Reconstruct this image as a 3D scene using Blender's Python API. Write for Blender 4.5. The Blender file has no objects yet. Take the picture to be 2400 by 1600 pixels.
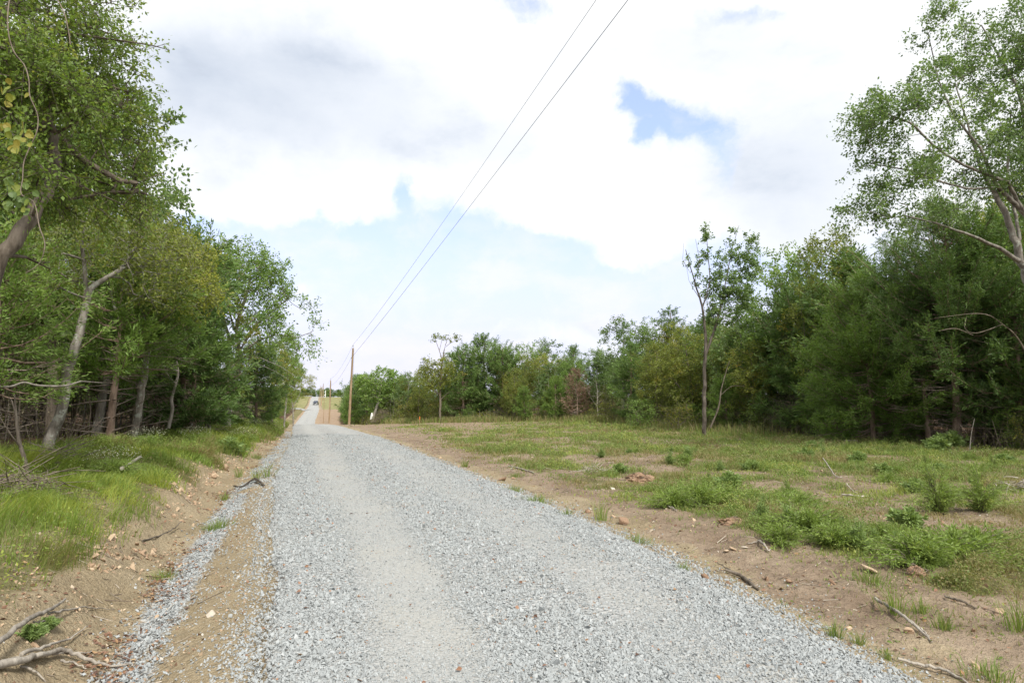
import bpy, bmesh, math, random
import numpy as np
from mathutils import Vector, Matrix
random.seed(5)
RNG = np.random.default_rng(11)
C = bpy.context.scene.collection
S = bpy.context.scene

# ------------------------------------------------------------------ camera
F = 22.0 / 36.0 * 2400.0
PITCH = math.atan(130.0 / F)
CZ = 1.5
cam_d = bpy.data.cameras.new('camera')
cam_d.lens = 22.0; cam_d.sensor_width = 36.0
cam_d.clip_start = 0.05; cam_d.clip_end = 6000.0
cam = bpy.data.objects.new('camera', cam_d); C.objects.link(cam)
cam.location = (0, 0, CZ); cam.rotation_euler = (math.pi / 2 + PITCH, 0, 0)
S.camera = cam

def ray(px, py):
    """slope (x per y, z per y) of the line of sight through a point of the 2400 x 1600 photograph"""
    a = (px - 1200.0) / F; b = (800.0 - py) / F
    y = math.cos(PITCH) - b * math.sin(PITCH); z = math.sin(PITCH) + b * math.cos(PITCH)
    return a / y, z / y

def at(px, py, Y):
    rx, rz = ray(px, py)
    return np.array((rx * Y, Y, CZ + rz * Y))

# ------------------------------------------------------------------ sky, sun, exposure
S.view_settings.view_transform = 'Standard'
S.view_settings.look = 'None'
S.view_settings.gamma = 1.0
S.view_settings.exposure = 0.9
S.cycles.use_denoising = True
S.cycles.max_bounces = 7
S.cycles.diffuse_bounces = 4
S.cycles.glossy_bounces = 2
S.cycles.transmission_bounces = 4
S.cycles.transparent_max_bounces = 6
S.cycles.sample_clamp_indirect = 6.0
S.cycles.caustics_reflective = False
S.cycles.caustics_refractive = False

SUN_EL, SUN_AZ = math.radians(48), math.radians(155)
sun_d = bpy.data.lights.new('sun', 'SUN')
sun_d.energy = 2.7; sun_d.angle = math.radians(10); sun_d.color = (1.0, 0.95, 0.87)
sun = bpy.data.objects.new('sun', sun_d); C.objects.link(sun)
sv = Vector((math.sin(SUN_AZ) * math.cos(SUN_EL), math.cos(SUN_AZ) * math.cos(SUN_EL), math.sin(SUN_EL)))
sun.rotation_euler = sv.to_track_quat('Z', 'Y').to_euler()

world = bpy.data.worlds.new('World'); S.world = world
world.use_nodes = True
world.cycles.sampling_method = 'MANUAL'; world.cycles.sample_map_resolution = 512
nt = world.node_tree
for n in list(nt.nodes): nt.nodes.remove(n)

class G:
    """small helper for math in node trees"""
    def __init__(s, tree): s.t = tree
    def new(s, kind, **kw):
        n = s.t.nodes.new(kind)
        for k, v in kw.items(): setattr(n, k, v)
        return n
    def put(s, sock, v):
        if v is None: return
        if isinstance(v, bpy.types.NodeSocket): s.t.links.new(v, sock)
        else: sock.default_value = v
    def m(s, op, a, b=None, c=None, clamp=False):
        n = s.new('ShaderNodeMath', operation=op); n.use_clamp = clamp
        s.put(n.inputs[0], a); s.put(n.inputs[1], b); s.put(n.inputs[2], c)
        return n.outputs[0]
    def v(s, op, a, b=None, sc=None):
        n = s.new('ShaderNodeVectorMath', operation=op)
        s.put(n.inputs[0], a); s.put(n.inputs[1], b)
        if sc is not None: s.put(n.inputs['Scale'], sc)
        return n.outputs['Value'] if op in ('DOT_PRODUCT', 'LENGTH', 'DISTANCE') else n.outputs[0]
    def noise(s, vec, scale, detail=4, rough=0.5, out='Fac', dist=0.0):
        n = s.new('ShaderNodeTexNoise')
        if vec is not None: s.t.links.new(vec, n.inputs['Vector'])
        n.inputs['Scale'].default_value = scale; n.inputs['Detail'].default_value = detail
        n.inputs['Roughness'].default_value = rough; n.inputs['Distortion'].default_value = dist
        return n.outputs[out]
    def mix(s, f, a, b, blend='MIX'):
        n = s.new('ShaderNodeMix', data_type='RGBA', blend_type=blend)
        s.put(n.inputs[0], f); s.put(n.inputs[6], a); s.put(n.inputs[7], b)
        return n.outputs[2]
    def ss(s, x, lo, hi):
        n = s.new('ShaderNodeMapRange', interpolation_type='SMOOTHSTEP')
        s.put(n.inputs[0], x); n.inputs[1].default_value = lo; n.inputs[2].default_value = hi
        return n.outputs[0]
    def ramp(s, f, stops, interp='LINEAR'):
        n = s.new('ShaderNodeValToRGB'); r = n.color_ramp; r.interpolation = interp
        while len(r.elements) < len(stops): r.elements.new(0.5)
        for e, (p, c) in zip(r.elements, stops):
            e.position = p; e.color = tuple(c) + (1.0,) * (4 - len(c))
        s.put(n.inputs[0], f)
        return n.outputs[0]

g = G(nt)
tc = g.new('ShaderNodeTexCoord')
D0 = g.v('NORMALIZE', tc.outputs['Generated'])
sep = g.new('ShaderNodeSeparateXYZ'); nt.links.new(D0, sep.inputs[0])
el = sep.outputs[2]
wob = g.v('SUBTRACT', g.noise(D0, 5.0, 7, 0.55, 'Color'), (0.5, 0.5, 0.5))
wob2 = g.v('SUBTRACT', g.noise(D0, 26.0, 5, 0.6, 'Color'), (0.5, 0.5, 0.5))
D1 = g.v('ADD', g.v('ADD', D0, g.v('SCALE', wob, sc=0.15)), g.v('SCALE', wob2, sc=0.035))
n_big = g.noise(D0, 3.2, 7, 0.56)
n_mid = g.noise(g.v('MULTIPLY', D0, (1, 1, 2.2)), 6.5, 6, 0.6)

def sky_dir(px, py):
    rx, rz = ray(px, py)
    return Vector((rx, 1.0, rz)).normalized()

def bump(vec, px, py, rx, ry, rot=0.0):
    """soft elliptical region of the sky around one direction, half widths in photo pixels"""
    c = sky_dir(px, py)
    R = c.cross(Vector((0, 0, 1))).normalized(); U = R.cross(c).normalized()
    cr, sr = math.cos(rot), math.sin(rot)
    A = R * cr + U * sr; B = U * cr - R * sr
    k = F * (1 + ((px - 1200) / F) ** 2 * 0.6 + ((930 - py) / F) ** 2 * 0.6)
    a = g.m('MULTIPLY', g.v('DOT_PRODUCT', vec, tuple(A)), k / rx)
    b = g.m('MULTIPLY', g.v('DOT_PRODUCT', vec, tuple(B)), k / ry)
    q = g.m('ADD', g.m('MULTIPLY', a, a), g.m('MULTIPLY', b, b))
    e = g.m('EXPONENT', g.m('MULTIPLY', q, -0.8))
    return g.m('MULTIPLY', e, g.m('GREATER_THAN', g.v('DOT_PRODUCT', vec, tuple(c)), 0.0))

def total(vec, spec):
    acc = None
    for w, *p in spec:
        t = g.m('MULTIPLY', bump(vec, *p), w)
        acc = t if acc is None else g.m('ADD', acc, t)
    return acc

gaps = [(1.15, 760, 575, 470, 85), (0.85, 1180, 585, 230, 95), (0.95, 1600, 312, 92, 42, -0.42), (0.7, 1512, 258, 46, 28, -0.5),
        (0.6, 1530, 345, 22, 34), (0.7, 948, 435, 22, 50, 0.35), (0.6, 1225, 4, 110, 34), (0.45, 1760, 25, 90, 30),
        (0.45, 1690, 420, 26, 70), (0.8, 900, 700, 420, 95), (0.5, 1420, 570, 150, 40, 0.2), (0.5, 1300, 640, 160, 70), (0.55, 1700, 640, 300, 60)]
puffs = [(1.05, 735, 690, 75, 36), (1.25, 1450, 590, 120, 48), (.7, 1540, 560, 60, 40), (0.95, 1235, 684, 66, 26), (0.55, 560, 500, 190, 42), (0.45, 1280, 505, 170, 46), (0.5, 830, 500, 130, 40), (.55, 1100, 760, 160, 30), (.5, 1380, 780, 140, 40)]
n_fine = g.noise(D1, 17.0, 6, 0.62)
dens = g.m('ADD', 0.86, g.m('ADD', g.m('MULTIPLY', g.m('SUBTRACT', n_big, 0.5), 1.2), g.m('MULTIPLY', g.m('SUBTRACT', n_fine, 0.5), 0.75)))
dens = g.m('SUBTRACT', dens, total(D1, gaps))
dens = g.m('ADD', dens, total(D1, puffs))
dens = g.m('SUBTRACT', dens, g.m('MULTIPLY', g.ss(el, 0.27, 0.13), 0.78))
cover = g.ss(dens, 0.02, 0.70)

shade_spec = [(0.18, 780, 185, 240, 90), (0.2, 560, 260, 260, 140), (0.3, 1430, 725, 120, 50), (0.22, 1840, 420, 190, 170), (0.12, 1100, 330, 300, 60),
              (0.1, 1650, 120, 420, 90), (0.12, 450, 180, 120, 200)]
shade = g.m('MULTIPLY', total(D1, shade_spec), g.m('ADD', 0.55, g.m('MULTIPLY', n_mid, 0.9)))
shade = g.m('ADD', shade, g.m('MULTIPLY', g.ss(n_mid, 0.48, 0.75), 0.07))
bright = g.m('SUBTRACT', 1.0, shade)
cloud_col = g.mix(g.m('MULTIPLY', shade, 3.0, clamp=True), (0.98, 0.99, 1.0, 1), (0.87, 0.96, 1.11, 1))
cloud_rgb = g.v('SCALE', cloud_col, sc=g.m('MULTIPLY', bright, 6.2))
sky = g.new('ShaderNodeTexSky', sky_type='NISHITA')
sky.sun_disc = False
sky.sun_elevation = SUN_EL; sky.sun_rotation = SUN_AZ
sky.air_density = 1.0; sky.dust_density = 1.5; sky.ozone_density = 1.5
blue = g.v('ADD', g.v('SCALE', sky.outputs[0], sc=1.0), (1.5, 1.9, 2.45))
hz = g.m('MULTIPLY', g.ss(el, 0.40, 0.02), 0.97)
blue = g.mix(hz, blue, (4.45, 4.95, 5.65, 1))
wisp = g.m('MULTIPLY', g.ss(n_mid, .40, .68), g.ss(el, .34, .2))
blue = g.mix(g.m('MULTIPLY', wisp, .4), blue, (5.7, 5.8, 5.9, 1))
blue = g.mix(g.m('MULTIPLY', g.ss(n_fine, .45, .68), .18), blue, (5.6, 5.8, 6.0, 1))
blue = g.v('MULTIPLY', blue, (1.04, .965, 1.03))
allsky = g.mix(cover, blue, cloud_rgb)
bg = g.new('ShaderNodeBackground'); bg.inputs['Strength'].default_value = 0.1
nt.links.new(allsky, bg.inputs['Color'])
wo = g.new('ShaderNodeOutputWorld'); nt.links.new(bg.outputs[0], wo.inputs[0])

# ------------------------------------------------------------------ numeric noise and the lie of the land
def _hash(ix, iy, seed):
    h = (ix.astype(np.int64) * 374761393 + iy.astype(np.int64) * 668265263 + seed * 974634777) & 0xffffffff
    h = ((h ^ (h >> 13)) * 1274126177) & 0xffffffff
    return ((h ^ (h >> 16)) & 0xffffff) / float(0xffffff)

def vnoise(x, y, seed=0):
    xi = np.floor(x); yi = np.floor(y); fx = x - xi; fy = y - yi
    fx = fx * fx * (3 - 2 * fx); fy = fy * fy * (3 - 2 * fy)
    a = _hash(xi, yi, seed); b = _hash(xi + 1, yi, seed); c = _hash(xi, yi + 1, seed); d = _hash(xi + 1, yi + 1, seed)
    return (a * (1 - fx) + b * fx) * (1 - fy) + (c * (1 - fx) + d * fx) * fy

def fbm(x, y, octs=4, seed=0):
    x = np.asarray(x, float); y = np.asarray(y, float)
    t = 0.0; amp = 0.5; s = 0.0
    for k in range(octs):
        t = t + amp * vnoise(x, y, seed + k * 17); s += amp
        x = x * 2.03 + 13.7; y = y * 2.03 + 7.1; amp *= 0.5
    return t / s

def smooth(x, a, b):
    t = np.clip((np.asarray(x, float) - a) / (b - a), 0, 1)
    return t * t * (3 - 2 * t)

_ty = np.arange(-200, 2500, 1.0)
def _table(ys, vs, win):
    v = np.interp(_ty, ys, vs)
    # smoothing whose width grows away from the camera
    out = v.copy()
    cs = np.concatenate(([0], np.cumsum(v)))
    for i in range(len(_ty)):
        w = int(min(40, max(2, abs(_ty[i]) * win)))
        a = max(0, i - w); b = min(len(v), i + w + 1)
        out[i] = (cs[b] - cs[a]) / (b - a)
    return out
_XC = _table([-200, -6, 3.5, 6, 12.5, 33, 77, 146, 212, 300, 385, 450, 2500], [60, 3.0, 0.35, -0.32, -2.55, -9.3, -24.6, -48, -67, -94.5, -121, -140, -700], 0.12)
_ZC = _table([-200, -6, 0, 6, 12.5, 33, 60, 77, 95, 120, 146, 180, 212, 280, 300, 385, 430, 600, 2500],
             [1.5, .08, 0, -.03, -.15, -.52, -1.18, -1.80, -2.9, -4.2, -4.5, -3.7, -2.5, -2.3, -1.9, 1.4, 1.8, -2, -20], 0.10)
def xc(y): return np.interp(y, _ty, _XC)
def zc(y): return np.interp(y, _ty, _ZC)
def wide(y): return np.interp(y, [2, 3.5, 6, 9, 13], [.77, .81, .89, .95, 1.0])
def road_u(x, y): return (x - xc(y)) * 0.95 / wide(y)      # distance from the road's middle line
def x_at(y, u): return xc(y) + u * wide(y) / 0.95

# right-hand edge of the clearing (x of the wood's edge, by depth)
_EY = [-60, 5, 16, 22, 26, 30, 37, 50, 60, 66, 70, 74, 80, 86, 110, 160, 200, 300, 420, 2500]
_EX = [45, 24, 18.5, 17.2, 16.4, 15.8, 12.6, 9.8, 8.4, 2.0, -4, -10.5, -17, -21, -29.3, -44, -54, -80, -112, -600]
def edge_x(y): return np.interp(y, _EY, _EX)

_PU = np.array([-60, -14, -7, -5.0, -4.2, -3.75, -3.35, -3.05, -2.75, -2.2, 0, 2.1, 2.6, 3.4, 5.5, 60])
_PZ0 = np.array([.55, .47, .42, .37, .30, .14, -.15, -.23, -.18, -.03, 0, -.05, -.13, -.12, -.08, -.08])
_PZ1 = np.array([.62, .52, .46, .44, .42, .38, .32, .16, .02, -.02, 0, -.03, -.10, -.10, -.08, -.08])
def height(x, y, rough=True):
    x = np.asarray(x, float); y = np.asarray(y, float)
    u = road_u(x, y)
    uw = np.where(u < -2.5, u + 0.5 * (fbm(y * 0.55, y * 0 + 3.3, 3, 5) - 0.5) * smooth(-u, 2.5, 3.6), u)
    t = smooth(y, 11, 24)
    z = zc(y) + np.interp(uw, _PU, _PZ0) * (1 - t) + np.interp(uw, _PU, _PZ1) * t
    z = z + 0.030 * np.clip(u - 6, 0, 34) * smooth(y, 30, 66) * (1 - smooth(y, 110, 170))
    z = z + 0.02 * np.clip(-u - 8, 0, 60)
    # valley floor right of the road beyond the crest stays close to the road
    if rough:
        away = smooth(np.abs(u), 2.0, 3.0)
        z = z + away * (0.22 * (fbm(x * .22, y * .22, 3, 40) - .5) + 0.10 * (fbm(x * .9, y * .9, 3, 41) - .5) * smooth(np.abs(u), 2.6, 4.5))
        z = z + away * (0.09 * (fbm(x * 2.6, y * 2.6, 3, 42) - .5) + .085 * (fbm(x * 5.5, y * 5.5, 3, 43) - .5) * (1 - smooth(y, 8, 18))) * (1 - smooth(y, 30, 60))
    return z

def ground(px, py):
    """point where the line of sight through a photo point meets the ground (arrays allowed)"""
    px = np.atleast_1d(np.asarray(px, float)); py = np.atleast_1d(np.asarray(py, float))
    out = np.zeros((len(px), 3))
    ys = np.concatenate((np.arange(2.0, 30, .05), np.arange(30, 120, .3), np.arange(120, 500, 1.0)))
    for i in range(len(px)):
        rx, rz = ray(px[i], py[i])
        zz = CZ + rz * ys; hh = height(rx * ys, ys)
        k = np.nonzero(zz <= hh)[0]
        k = k[0] if len(k) else len(ys) - 1
        out[i] = (rx * ys[k], ys[k], hh[k])
    return out
def gp(px, py): return ground(px, py)[0]

# ------------------------------------------------------------------ mesh helpers
def mesh_np(name, verts, quads=None, tris=None, mats=(), tint=None, smoothed=True, attrs=None, mat_idx=None):
    me = bpy.data.meshes.new(name)
    verts = np.asarray(verts, np.float32)
    quads = np.zeros((0, 4), np.int32) if quads is None else np.asarray(quads, np.int32)
    tris = np.zeros((0, 3), np.int32) if tris is None else np.asarray(tris, np.int32)
    nq, n3 = len(quads), len(tris)
    me.vertices.add(len(verts)); me.vertices.foreach_set('co', verts.ravel())
    me.loops.add(nq * 4 + n3 * 3)
    me.loops.foreach_set('vertex_index', np.concatenate((quads.ravel(), tris.ravel())).astype(np.int32))
    me.polygons.add(nq + n3)
    me.polygons.foreach_set('loop_start', np.concatenate((np.arange(nq) * 4, nq * 4 + np.arange(n3) * 3)).astype(np.int32))
    me.polygons.foreach_set('use_smooth', np.full(nq + n3, bool(smoothed)))
    if mat_idx is not None: me.polygons.foreach_set('material_index', np.asarray(mat_idx, np.int32))
    me.update(calc_edges=True)
    for m in mats: me.materials.append(m)
    if tint is not None:
        a = me.attributes.new('tint', 'FLOAT', 'FACE'); a.data.foreach_set('value', np.asarray(tint, np.float32))
    for k, v in (attrs or {}).items():
        v = np.asarray(v, np.float32)
        if v.ndim == 1:
            a = me.attributes.new(k, 'FLOAT', 'POINT'); a.data.foreach_set('value', v)
        else:
            a = me.attributes.new(k, 'FLOAT_COLOR', 'POINT'); a.data.foreach_set('color', v.ravel())
    return me

def link(name, data, parent=None):
    o = bpy.data.objects.new(name, data); C.objects.link(o)
    if parent is not None: o.parent = parent
    return o

def tag(o, label=None, cat=None, group=None, kind=None):
    if label: o['label'] = label
    if cat: o['category'] = cat
    if group: o['group'] = group
    if kind: o['kind'] = kind
    return o

def thing(name, loc, label, cat, group=None, rotz=0.0, scale=1.0):
    o = bpy.data.objects.new(name, None); C.objects.link(o)
    o.empty_display_size = 0.2
    o.location = [float(v) for v in loc]; o.rotation_euler = (0, 0, rotz)
    o.scale = (scale,) * 3 if np.isscalar(scale) else scale
    return tag(o, label, cat, group)

def dup(root, loc, label, group=None, rotz=0.0, scale=1.0, cat=None):
    r = root.copy(); C.objects.link(r)
    r.location = [float(v) for v in loc]; r.rotation_euler = (0, 0, rotz)
    r.scale = (scale,) * 3 if np.isscalar(scale) else scale
    r['label'] = label
    if cat: r['category'] = cat
    if group: r['group'] = group
    elif 'group' in r: del r['group']
    for ch in list(root.children):
        c = ch.copy(); C.objects.link(c); c.parent = r
        for gch in list(ch.children):
            d = gch.copy(); C.objects.link(d); d.parent = c
    return r

def unit(v):
    return v / np.maximum(np.linalg.norm(v, axis=-1, keepdims=True), 1e-9)

class Geo:
    def __init__(s): s.v = []; s.q = []; s.t = []; s.qt = []; s.tt = []; s.n = 0
    def add(s, v, q=None, t=None, tint=0.5):
        v = np.asarray(v, np.float32).reshape(-1, 3)
        if q is not None and len(q):
            s.q.append(np.asarray(q, np.int32) + s.n); s.qt.append(np.broadcast_to(np.asarray(tint, np.float32), (len(q),)))
        if t is not None and len(t):
            s.t.append(np.asarray(t, np.int32) + s.n); s.tt.append(np.broadcast_to(np.asarray(tint, np.float32), (len(t),)))
        s.v.append(v); s.n += len(v)
    def mesh(s, name, mats, smoothed=True, base=None):
        if not s.v: return None
        v = np.concatenate(s.v)
        if base is not None: v = v - np.asarray(base, np.float32)
        return mesh_np(name, v, np.concatenate(s.q) if s.q else None, np.concatenate(s.t) if s.t else None, mats,
                       np.concatenate(s.qt + s.tt), smoothed)

def frusta(geo, p0, p1, r0, r1, d0=None, d1=None, sides=5, tint=0.5):
    """tapered tubes between point pairs; d0/d1 orient the end rings so chains join"""
    p0 = np.asarray(p0, float).reshape(-1, 3); p1 = np.asarray(p1, float).reshape(-1, 3); E = len(p0)
    if E == 0: return
    d = unit(p1 - p0)
    d0 = d if d0 is None else d0; d1 = d if d1 is None else d1
    ref = np.where(np.abs(d[:, 2:3]) < 0.9, np.array([[0, 0, 1.0]]), np.array([[1.0, 0, 0]]))
    n = unit(np.cross(d, ref))
    a = np.linspace(0, 2 * math.pi, sides, endpoint=False)
    def ringv(p, dd, r):
        u = unit(n - dd * np.sum(n * dd, 1, keepdims=True)); w = np.cross(dd, u)
        return p[:, None, :] + (u[:, None, :] * np.cos(a)[None, :, None] + w[:, None, :] * np.sin(a)[None, :, None]) * np.asarray(r, float).reshape(-1, 1, 1)
    V = np.concatenate((ringv(p0, d0, np.broadcast_to(r0, (E,))), ringv(p1, d1, np.broadcast_to(r1, (E,)))), 1)
    i = np.arange(sides); j = (i + 1) % sides
    q = np.stack((i, j, j + sides, i + sides), 1)
    Q = (q[None] + (np.arange(E) * 2 * sides)[:, None, None]).reshape(-1, 4)
    geo.add(V.reshape(-1, 3), Q, tint=np.repeat(np.broadcast_to(tint, (E,)), sides))

def tube(geo, pts, radii, sides=6, tint=0.5, cap=True):
    pts = np.asarray(pts, float); radii = np.broadcast_to(np.asarray(radii, float), (len(pts),))
    d = unit(np.gradient(pts, axis=0))
    frusta(geo, pts[:-1], pts[1:], radii[:-1], radii[1:], d[:-1], d[1:], sides, tint)
    if cap:
        for p, dd, r in ((pts[0], -d[0], radii[0]), (pts[-1], d[-1], radii[-1])):
            frusta(geo, [p], [p + dd * r * .25], [r], [r * .15], None, None, sides, tint)

def spline(pts, n=8):
    """Catmull-Rom through the points (any number of columns)"""
    p = np.asarray(pts, float)
    if len(p) < 3: 
        t = np.linspace(0, 1, n + 1)[:, None]
        return p[:1] * (1 - t) + p[1:] * t
    q = np.vstack((2 * p[0] - p[1], p, 2 * p[-1] - p[-2])); out = []
    t = np.linspace(0, 1, n, endpoint=False)[:, None]
    for i in range(len(p) - 1):
        a, b, c, d = q[i], q[i + 1], q[i + 2], q[i + 3]
        out.append(0.5 * (2 * b + (c - a) * t + (2 * a - 5 * b + 4 * c - d) * t ** 2 + (3 * b - a - 3 * c + d) * t ** 3))
    return np.vstack(out + [p[-1:]])

def leaf_quads(geo, p, axis, nrm, L, W, tint, fold=0.12):
    a = unit(axis); s = unit(np.cross(nrm, a)); n = np.cross(a, s)
    L = np.asarray(L).reshape(-1, 1); W = np.asarray(W).reshape(-1, 1)
    mid = p + a * L * .45
    V = np.stack((p, mid + s * W * .5 + n * W * fold, p + a * L, mid - s * W * .5 + n * W * fold), 1)
    N = len(p)
    geo.add(V.reshape(-1, 3), np.arange(N * 4).reshape(N, 4), tint=tint)

def rand_dirs(rng, n):
    return unit(rng.normal(size=(n, 3)))

# ------------------------------------------------------------------ materials
def new_mat(name):
    m = bpy.data.materials.new(name); m.use_nodes = True
    t = m.node_tree
    for n in list(t.nodes): t.nodes.remove(n)
    return m, G(t)

def finish(m, gg, shader, disp=None):
    o = gg.new('ShaderNodeOutputMaterial'); gg.t.links.new(shader, o.inputs[0])
    return m

def principled(gg, col, rough=0.8, normal=None, spec=0.3, metal=0.0):
    p = gg.new('ShaderNodeBsdfPrincipled')
    gg.put(p.inputs['Base Color'], col if isinstance(col, bpy.types.NodeSocket) else tuple(col) + (1.0,) * (4 - len(col)))
    gg.put(p.inputs['Roughness'], rough); p.inputs['Specular IOR Level'].default_value = spec
    p.inputs['Metallic'].default_value = metal
    if normal is not None: gg.t.links.new(normal, p.inputs['Normal'])
    return p.outputs[0]

def bumpn(gg, h, strength=0.5, dist=0.02):
    b = gg.new('ShaderNodeBump'); b.inputs['Strength'].default_value = strength; b.inputs['Distance'].default_value = dist
    gg.t.links.new(h, b.inputs['Height'])
    return b.outputs[0]

def attr(gg, name, out='Fac'):
    a = gg.new('ShaderNodeAttribute', attribute_name=name)
    return a.outputs[out]

def leaf_mat(name, stops, trans=0.35, rough=0.55, vary=0.25):
    """stops: list of leaf colours from dull to fresh; tint of each leaf picks along them, each tree shifts a little"""
    m, gg = new_mat(name)
    t = attr(gg, 'tint')
    oi = gg.new('ShaderNodeObjectInfo')
    f = gg.m('ADD', t, gg.m('MULTIPLY', gg.m('SUBTRACT', oi.outputs['Random'], 0.5), vary), clamp=True)
    col = gg.ramp(f, [(i / (len(stops) - 1), c) for i, c in enumerate(stops)])
    p = principled(gg, col, rough, spec=0.4)
    tr = gg.new('ShaderNodeBsdfTranslucent')
    gg.put(tr.inputs[0], gg.mix(0.6, col, gg.mix(1.0, col, (1.5, 1.5, 0.6, 1), 'MULTIPLY')))
    mx = gg.new('ShaderNodeMixShader'); mx.inputs[0].default_value = trans
    gg.t.links.new(p, mx.inputs[1]); gg.t.links.new(tr.outputs[0], mx.inputs[2])
    return finish(m, gg, mx.outputs[0])

def bark_mat(name, dark, light, lichen=None, scale=9.0, lich=0.58):
    m, gg = new_mat(name)
    tcn = gg.new('ShaderNodeTexCoord'); o = tcn.outputs['Object']
    st = gg.v('MULTIPLY', o, (1, 1, 0.25))
    n1 = gg.noise(st, scale, 6, 0.65); n2 = gg.noise(o, 2.3, 3)
    col = gg.mix(gg.ss(n1, .3, .7), tuple(dark) + (1,), tuple(light) + (1,))
    if lichen is not None:
        col = gg.mix(gg.m('MULTIPLY', gg.ss(gg.noise(o, 7, 4, .6), lich - .06, lich + .05), gg.ss(n2, .35, .6)), col, tuple(lichen) + (1,))
    oi = gg.new('ShaderNodeObjectInfo')
    col = gg.mix(0.8, col, gg.v('SCALE', col, sc=gg.m('ADD', 0.7, gg.m('MULTIPLY', oi.outputs['Random'], 0.6))))
    return finish(m, gg, principled(gg, col, 0.9, bumpn(gg, n1, 0.9, 0.03), 0.15))

M_OAK = leaf_mat('leaf_green', [(0.099, 0.1487, 0.0362), (0.1518, 0.2479, 0.0559), (0.2178, 0.3327, 0.0822), (0.3036, 0.3966, 0.1233)], trans=.42)
M_OAKD = leaf_mat('leaf_dark', [(0.0843, 0.1324, 0.0455), (0.1249, 0.2033, 0.0641), (0.1815, 0.2741, 0.0911), (0.2759, 0.3618, 0.1434)], trans=.42)
M_YEL = leaf_mat('leaf_yellow_green', [(0.126, 0.154, 0.0275), (0.21, 0.2475, 0.0396), (0.2835, 0.3135, 0.055), (0.3465, 0.33, 0.066)], trans=.42)
M_OLD = leaf_mat('leaf_olive', [(0.1076, 0.1296, 0.0286), (0.1645, 0.2042, 0.04), (0.234, 0.2816, 0.0572), (0.3416, 0.2816, 0.0572)], trans=.42)
M_CED = leaf_mat('cedar_needles', [(0.0597, 0.102, 0.0316), (0.0976, 0.1701, 0.0455), (0.1448, 0.238, 0.0614), (0.2202, 0.3231, 0.0876)], trans=.32)
M_CEDL = leaf_mat('cedar_needles_light', [(0.0693, 0.1178, 0.0248), (0.1174, 0.2008, 0.0373), (0.1733, 0.2744, 0.0544), (0.2348, 0.3413, 0.0776)], trans=.35)
M_OVER = leaf_mat('leaf_overhead', [(0.0862, 0.1182, 0.0286), (0.1323, 0.1989, 0.04), (0.184, 0.2755, 0.0572), (0.276, 0.3091, 0.0644)], trans=.45)
M_DEADC = leaf_mat('cedar_needles_dead', [(0.102, 0.0585, 0.038), (0.1785, 0.108, 0.0712), (0.2465, 0.162, 0.1092), (0.2975, 0.216, 0.152)], trans=.2)
M_DRY = leaf_mat('dry_twig_leaves', [(.14, .12, .075), (.21, .18, .11), (.29, .25, .16), (.34, .30, .20)], trans=.25)
M_BARK = bark_mat('bark_grey_brown', (.075, .06, .045), (.23, .195, .155))
M_BARKL = bark_mat('bark_pale_lichen', (.13, .115, .095), (.34, .31, .27), (.42, .44, .38))
M_BARKC = bark_mat('bark_cedar', (.14, .095, .07), (.36, .27, .21))
M_BARKK = bark_mat('bark_dark', (.045, .038, .03), (.14, .12, .10))
M_DEADW = bark_mat('dead_wood_grey', (.20, .175, .145), (.46, .42, .36))
M_DEADB = bark_mat('dead_branch_brown_grey', (.17, .135, .11), (.36, .30, .25))
M_TWIG = bark_mat('twig_brown', (.10, .08, .062), (.24, .20, .16))

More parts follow.
